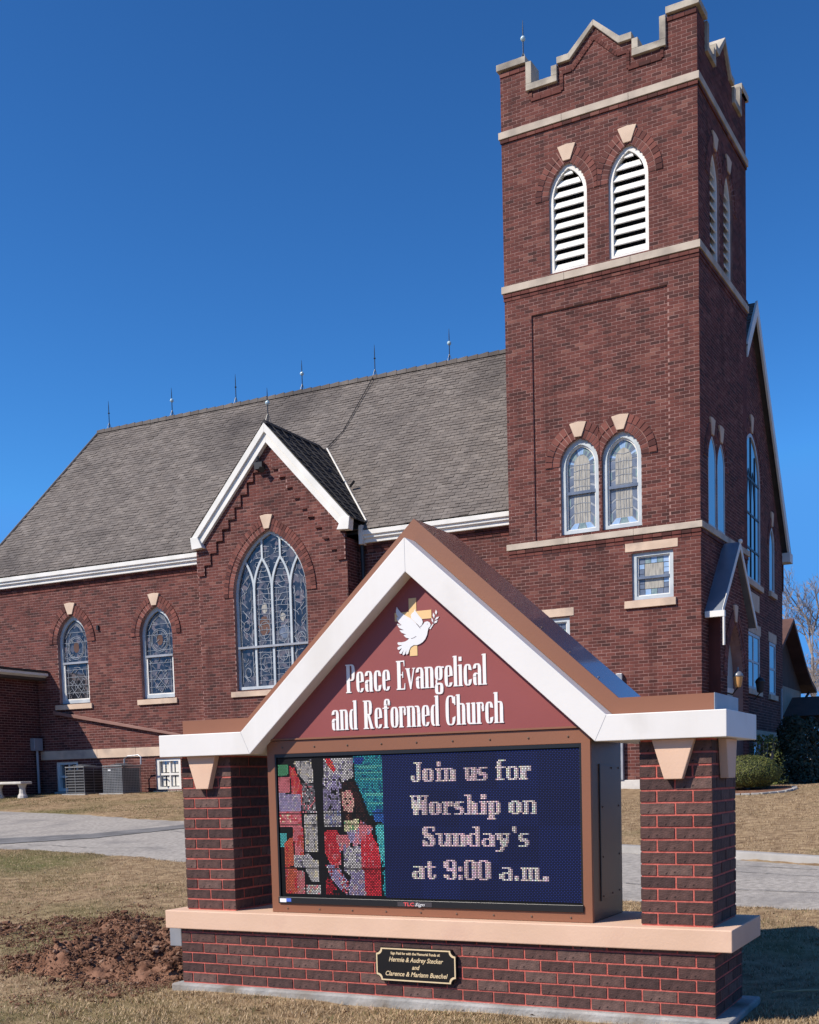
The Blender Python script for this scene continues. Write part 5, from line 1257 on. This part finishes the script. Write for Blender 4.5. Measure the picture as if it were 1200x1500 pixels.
def shrub(name, label, cat, loc, rx, ry, h, n, size, mm, group=None, seed=1, body=True):
    t = thing(name, label, cat, loc, 0, group); rng = random.Random(seed)
    def ins(rng):
        th = rng.uniform(0, 6.283); zz = rng.random(); r_ = (1-.55*zz**2)*rng.uniform(.6, 1.05)*(1+.25*noise.noise(Vector((2*math.cos(th), 2*math.sin(th), zz*4+seed))))
        return (rx*r_*math.cos(th), ry*r_*math.sin(th), h*zz*(1+.1*noise.noise(Vector((th, seed, 0))))), (math.cos(th), math.sin(th), .4)
    m = MB(); leaf_cloud(m, n, ins, size, rng); m.build('crown', mm, t, fix=False)
    for q in range(6):
        a = q*1.05+seed; m = MB(); m.tube([(0, 0, -.05), (rx*.25*math.cos(a), ry*.25*math.sin(a), h*.4), (rx*.5*math.cos(a), ry*.5*math.sin(a), h*.85)], [.035, .025, .01], 5); m.build('stem', 'bark', t)
    return t
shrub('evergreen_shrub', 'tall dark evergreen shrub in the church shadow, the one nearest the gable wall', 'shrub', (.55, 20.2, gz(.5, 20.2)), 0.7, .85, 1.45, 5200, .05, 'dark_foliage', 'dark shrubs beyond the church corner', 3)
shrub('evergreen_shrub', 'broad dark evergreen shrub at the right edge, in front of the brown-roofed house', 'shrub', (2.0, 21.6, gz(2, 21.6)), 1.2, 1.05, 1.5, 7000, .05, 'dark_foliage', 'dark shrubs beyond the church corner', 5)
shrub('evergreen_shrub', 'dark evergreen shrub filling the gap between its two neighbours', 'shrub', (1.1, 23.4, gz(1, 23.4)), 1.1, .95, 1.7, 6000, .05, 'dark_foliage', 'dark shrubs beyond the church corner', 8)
shrub('leafy_shrub', 'small yellow-green leafy shrub by the basement window under the white sign eave', 'shrub', (.2, 18.3, gz(.2, 18.3)), .45, .45, 1.05, 1300, .035, 'foliage', None, 11)
# house beyond
hs = thing('neighbour_house', 'brown-roofed house with dark gable and flared eaves behind the church', 'house', (0, 0, 0))
HX = -1.8; HY = 32.8; HZr = 6.45
s = MB(); s.box(-13, HX-.45, 28.9, 36.7, 1.0, 4.3); s.build('wall', 'house_wall', hs)
s = MB(side(HX-.44)); s.prism([(28.9, 4.3), (36.7, 4.3), (HY, 6.3)], 0, .1); s.build('gable', 'house_dark', hs)
for sg in (-1, 1):
    s = MB(); pr_ = [(HY, HZr), (HY+sg*2.6, 5.05), (HY+sg*3.6, 4.66), (HY+sg*4.6, 4.42)]
    for a, b_ in zip(pr_, pr_[1:]):
        s.quad([(-13, a[0], a[1]), (HX, a[0], a[1]), (HX, b_[0], b_[1]), (-13, b_[0], b_[1])]); s.quad([(-13, a[0], a[1]-.14), (HX, a[0], a[1]-.14), (HX, b_[0], b_[1]-.14), (-13, b_[0], b_[1]-.14)])
        s.quad([(HX, a[0], a[1]), (HX, b_[0], b_[1]), (HX, b_[0], b_[1]-.14), (HX, a[0], a[1]-.14)])
    s.build('roof', 'house_roof', hs, fix=False)
s = MB(); s.box(HX-.4, 3.0, 33.5, 36.5, 3.0, 3.25); s.v; o = s.build('porch_beam', 'house_dark', hs)
s = MB(); q = [(HX-.5, 33.2, 3.26), (3.3, 33.2, 3.26), (3.3, 36.8, 3.26), (HX-.5, 36.8, 3.26), (HX-.5, 35, 4.0), (2.2, 35, 4.0)]
for f in ((0, 1, 5, 4), (1, 2, 5), (2, 3, 4, 5)): s.quad([q[i] for i in f])
s.build('porch_roof', 'house_roof', hs, fix=False)
for x in (-.2, 1.4, 2.9):
    s = MB(); s.box(x-.08, x+.08, 33.6, 33.76, 1.2, 3.0); s.build('porch_post', 'house_wall', hs)
s = MB(); s.tube([(HX-.2, 37.0, 4.3), (HX-.35, 36.75, 4.0), (HX-.36, 36.74, 1.2)], .05, 6); s.build('downspout', 'dark_metal', hs)
def bare_tree(name, label, x, y, h, seed, group):
    t = thing(name, label, 'tree', (x, y, gz(x, y)), 0, group); rng = random.Random(seed); br = MB(); tw = MB(); cnt = [0]
    tr = MB(); p = Vector((0, 0, -.1)); pts = [p.copy()]; n = 7
    for k in range(n): p = p+Vector((rng.gauss(0, .05)*h/8, rng.gauss(0, .05)*h/8, h*.85/n)); pts.append(p.copy())
    tr.tube(pts, [h*.022*(1-.85*i/n) for i in range(n+1)], 8); tr.build('trunk', 'bark', t)
    def grow(p, d, l, r, lev):
        cnt[0] += 1
        pts = [p]; q = p
        for k in range(3): d = (d+Vector((rng.gauss(0, .12), rng.gauss(0, .12), rng.gauss(.05, .1)))).normalized(); q = q+d*l/3; pts.append(q)
        (br if lev < 2 else tw).tube(pts, [r, r*.8, r*.62, r*.4], 5 if lev < 2 else 3, cap=False)
        if lev >= 4: return
        for k in range(4 if lev < 3 else rng.randint(3, 5)):
            at = pts[rng.randint(1, 3)]; a = rng.uniform(0, 6.28); sp = rng.uniform(.4, .85)
            o_ = d.orthogonal().normalized(); o_.rotate(Matrix.Rotation(a, 3, d)); grow(at, (d*math.cos(sp)+o_*math.sin(sp)+Vector((0, 0, .15))).normalized(), l*rng.uniform(.5, .72), max(r*.5, .009), lev+1)
    for k in range(13):
        i = rng.randint(2, n); a = k*2.4; f_ = .35+.65*(1-i/n); grow(pts[i], Vector((math.cos(a)*f_, math.sin(a)*f_, .95)).normalized(), h*rng.uniform(.16, .25), h*.008, 0)
    br.build('limbs', 'bark', t, fix=False); tw.build('twigs', 'bark', t, fix=False)
bare_tree('bare_tree', 'tallest leafless tree, behind the house gable, its top reaching highest against the sky', -3.6, 47, 7.6, 4, 'bare trees behind the house')
bare_tree('bare_tree', 'leafless tree cut by the right edge of the picture behind the porch roof', -1.9, 45, 6.2, 12, 'bare trees behind the house')
bare_tree('bare_tree', 'smaller leafless tree just right of the house gable', -1.7, 41, 4.8, 21, 'bare trees behind the house')

# ------------------------------------------------------------------ dug soil and grass
def dirt_h(x, y):
    a = math.exp(-(((x+1.15)/.85)**2+((y-.75)/.62)**2)*1.1); b = .42*math.exp(-(((x+2.5)/1.3)**2+((y-1.7)/.6)**2)*1.2); c = .45*math.exp(-(((x+.45)/.35)**2+((y-.45)/.4)**2))
    return a+b+c
def soil_z(x, y, k):
    return gz(x, y)+.004+.095*k+k*(.07*noise.noise(Vector((x*3.2, y*3.2, 2)))+.065*noise.noise(Vector((x*7, y*7, 4)))+.045*noise.noise(Vector((x*15, y*15, 6)))+.028*noise.noise(Vector((x*33, y*33, 7))))
def dirt():
    m = MB(); x0, x1, y0, y1, st = -4.2, -.09, -1.1, 3.6, .017; nx, ny = int((x1-x0)/st), int((y1-y0)/st)
    idx = {}
    for i in range(nx+1):
        for j in range(ny+1):
            x, y = x0+i*st, y0+j*st; h = dirt_h(x, y)+.25*noise.noise(Vector((x*1.6, y*1.6, 1)))
            if h > .17:
                k = sstep(.17, .6, h); z = soil_z(x, y, k)+k*.012*noise.noise(Vector((x*70, y*70, 8)))
                idx[(i, j)] = len(m.v); m.v.append((x, y, z-.03*(1-k)))
    for (i, j) in idx:
        q = [(i, j), (i+1, j), (i+1, j+1), (i, j+1)]
        if all(k in idx for k in q): m.f.append(tuple(idx[k] for k in q))
    m.r = [.5]*len(m.f); m.c = [None]*len(m.f)
    o = m.build('dirt_heap', 'dirt', fix=False, smooth=True); tag(o, 'heap of freshly dug reddish soil left of the sign', 'soil', kind='stuff')
    # clods
    c = MB(); rng = random.Random(4); base = []
    t = (1+5**.5)/2
    ico = [Vector(v).normalized() for v in ((-1, t, 0), (1, t, 0), (-1, -t, 0), (1, -t, 0), (0, -1, t), (0, 1, t), (0, -1, -t), (0, 1, -t), (t, 0, -1), (t, 0, 1), (-t, 0, -1), (-t, 0, 1))]
    fc = ((0, 11, 5), (0, 5, 1), (0, 1, 7), (0, 7, 10), (0, 10, 11), (1, 5, 9), (5, 11, 4), (11, 10, 2), (10, 7, 6), (7, 1, 8), (3, 9, 4), (3, 4, 2), (3, 2, 6), (3, 6, 8), (3, 8, 9), (4, 9, 5), (2, 4, 11), (6, 2, 10), (8, 6, 7), (9, 8, 1))
    octa = [Vector(v) for v in ((1, 0, 0), (-1, 0, 0), (0, 1, 0), (0, -1, 0), (0, 0, 1), (0, 0, -1))]; of = ((0, 2, 4), (2, 1, 4), (1, 3, 4), (3, 0, 4), (2, 0, 5), (1, 2, 5), (3, 1, 5), (0, 3, 5))
    made = 0
    for _ in range(400000):
        if made >= 34000: break
        x, y = rng.uniform(x0, -.12), rng.uniform(y0, y1); h = dirt_h(x, y)+.3*noise.noise(Vector((x*1.6, y*1.6, 1)))+.2*noise.noise(Vector((x*5, y*5, 3)))
        if rng.random() > h*1.2: continue
        big = rng.random() < .075*min(h, 1)
        s_ = rng.uniform(.012, .034)*rng.uniform(.6, 1) if big else .0035+.0075*rng.random()**2
        z = soil_z(x, y, sstep(.17, .6, h)); n0 = len(c.v); v = rng.random(); M = Matrix.Rotation(rng.uniform(0, 6.28), 3, 'Z')@Matrix.Rotation(rng.uniform(-.6, .6), 3, 'X')
        sq = (rng.uniform(.7, 1.4), rng.uniform(.7, 1.4), rng.uniform(.55, 1)); off = Vector((x, y, z+s_*.35)); sh, ff = (ico, fc) if big else (octa, of)
        for q in sh: c.v.append(off+M@Vector((q.x*sq[0], q.y*sq[1], q.z*sq[2]))*s_*rng.uniform(.7, 1.3))
        for f in ff: c.f.append(tuple(n0+i for i in f)); c.r.append(v*.8+.2*(rng.random() < .02)); c.c.append(None)
        made += 1
    o = c.build('soil_clods', 'clod', fix=False); tag(o, 'loose clods and stones scattered over the dug soil', 'soil', kind='stuff')
dirt()
def blocked(x, y):
    if -.09 < x < WB+.12 and -.08 < y < DB+.1: return True
    if near_e(x)+.02 < y < far_e(x)-.0 and -59 < x < 59: return True
    return False
def grass(name, label, n, region, size, mm, seed, green=None, dirtok=.2):
    rng = random.Random(seed); V = []; F = []; Rn = []; k = 0
    while k < n:
        x, y = region(rng)
        if blocked(x, y): k += .2; continue
        dh = dirt_h(x, y)
        if dh > dirtok and rng.random() < (dh-dirtok)*3.: k += .2; continue
        if rng.random() > .45+.9*sstep(-.35, .25, noise.noise(Vector((x*1.1, y*1.1, 21)))+.6*noise.noise(Vector((x*4.3, y*4.3, 23)))): k += .12; continue
        if green is not None:
            gq = noise.noise(Vector((x*.45, y*.45, 8)))+.5*noise.noise(Vector((x*1.7, y*1.7, 9)))
            if (gq < green): k += .05; continue
        z = gz(x, y)+.022*noise.noise(Vector((x*.9, y*.9, 0)))+.012*noise.noise(Vector((x*4, y*4, 5)))
        a = rng.uniform(0, 6.283); l = size*rng.uniform(.5, 1.5); tilt = rng.uniform(.55, 1.5); wv = size*.075*rng.uniform(.7, 1.4)
        ca, sa = math.cos(a), math.sin(a); hx, hy, hz = ca*math.sin(tilt)*l, sa*math.sin(tilt)*l, math.cos(tilt)*l*.8
        b_ = len(V); V += [(x-sa*wv, y+ca*wv, z-.004), (x+sa*wv, y-ca*wv, z-.004), (x+hx, y+hy, z+hz+.004)]; F.append((b_, b_+1, b_+2)); Rn.append(rng.random()); k += 1
    m = MB(); m.v = V; m.f = F; m.r = Rn; m.c = [None]*len(F)
    return tag(m.build(name, mm, fix=False), label, 'grass', kind='stuff')
def reg_near(rng):                  # wedge of lawn seen either side of the sign
    if rng.random() < .72: return rng.uniform(-10.5, .7), rng.uniform(-1.9, 7.2)
    return rng.uniform(.2, 5.6), rng.uniform(-.9, 4.2)
def reg_front(rng): return rng.uniform(-.6, 4.6), rng.uniform(-1.0, .6)
grass('dry_grass', 'short straw-coloured dormant grass around the sign', 240000, reg_near, .030, 'straw', 1)
grass('dry_grass', 'straw-coloured grass fringe along the foot of the sign', 30000, reg_front, .034, 'straw', 2)
grass('green_grass', 'olive green grass tufts among the straw around the sign', 60000, reg_near, .031, 'green_blade', 3, green=.05)
grass('dry_grass', 'dry tan lawn between the drive and the bell tower', 85000, lambda r: (r.uniform(-1.5, 6.5), r.uniform(5.2, 18)), .036, 'straw', 4)
grass('dry_grass', 'dry lawn strip along the nave wall by the air conditioners', 38000, lambda r: (r.uniform(-23, -6.5), r.uniform(9.8, 17.4)), .04, 'straw', 5)
grass('green_grass', 'greener grass streaks along the nave wall', 24000, lambda r: (r.uniform(-23, -6.5), r.uniform(9.8, 17.4)), .042, 'green_blade', 6, green=.12)

def litter(name, label, n, region, lo, hi, cols, seed):
    rng = random.Random(seed); m = MB()
    for _ in range(n):
        x, y = region(rng)
        if blocked(x, y): continue
        z = gz(x, y)+.02; a = rng.uniform(0, 6.28); l = rng.uniform(lo, hi); w_ = l*rng.uniform(.3, .6); t = Vector((math.cos(a), math.sin(a), rng.uniform(-.3, .3))); b_ = Vector((-math.sin(a), math.cos(a), rng.uniform(-.4, .4))); P = Vector((x, y, z))
        m.quad([P-t*l, P-b_*w_+Vector((0, 0, .006)), P+t*l, P+b_*w_+Vector((0, 0, .008))], rng.random())
    return tag(m.build(name, cols, fix=False), label, 'leaf litter', kind='stuff')
litter('dry_leaves', 'brown fallen leaves scattered over the lawn', 700, lambda r: (r.uniform(-9, 5.5), r.uniform(-1.8, 5)), .010, .026, 'clod', 31)
def twig():
    m = MB(); rng = random.Random(2); p = Vector((3.78, .86, gz(3.8, .9)+.035)); pts = []
    for k in range(11): pts.append(tuple(p)); p = p+Vector((.055, .018+rng.uniform(-.02, .03), rng.uniform(-.006, .006)))
    m.tube(pts, [.006+.003*rng.random() for _ in pts], 5); return tag(m.build('twig', 'straw'), 'pale broken twig lying in the sign shadow on the grass', 'twig')
twig()
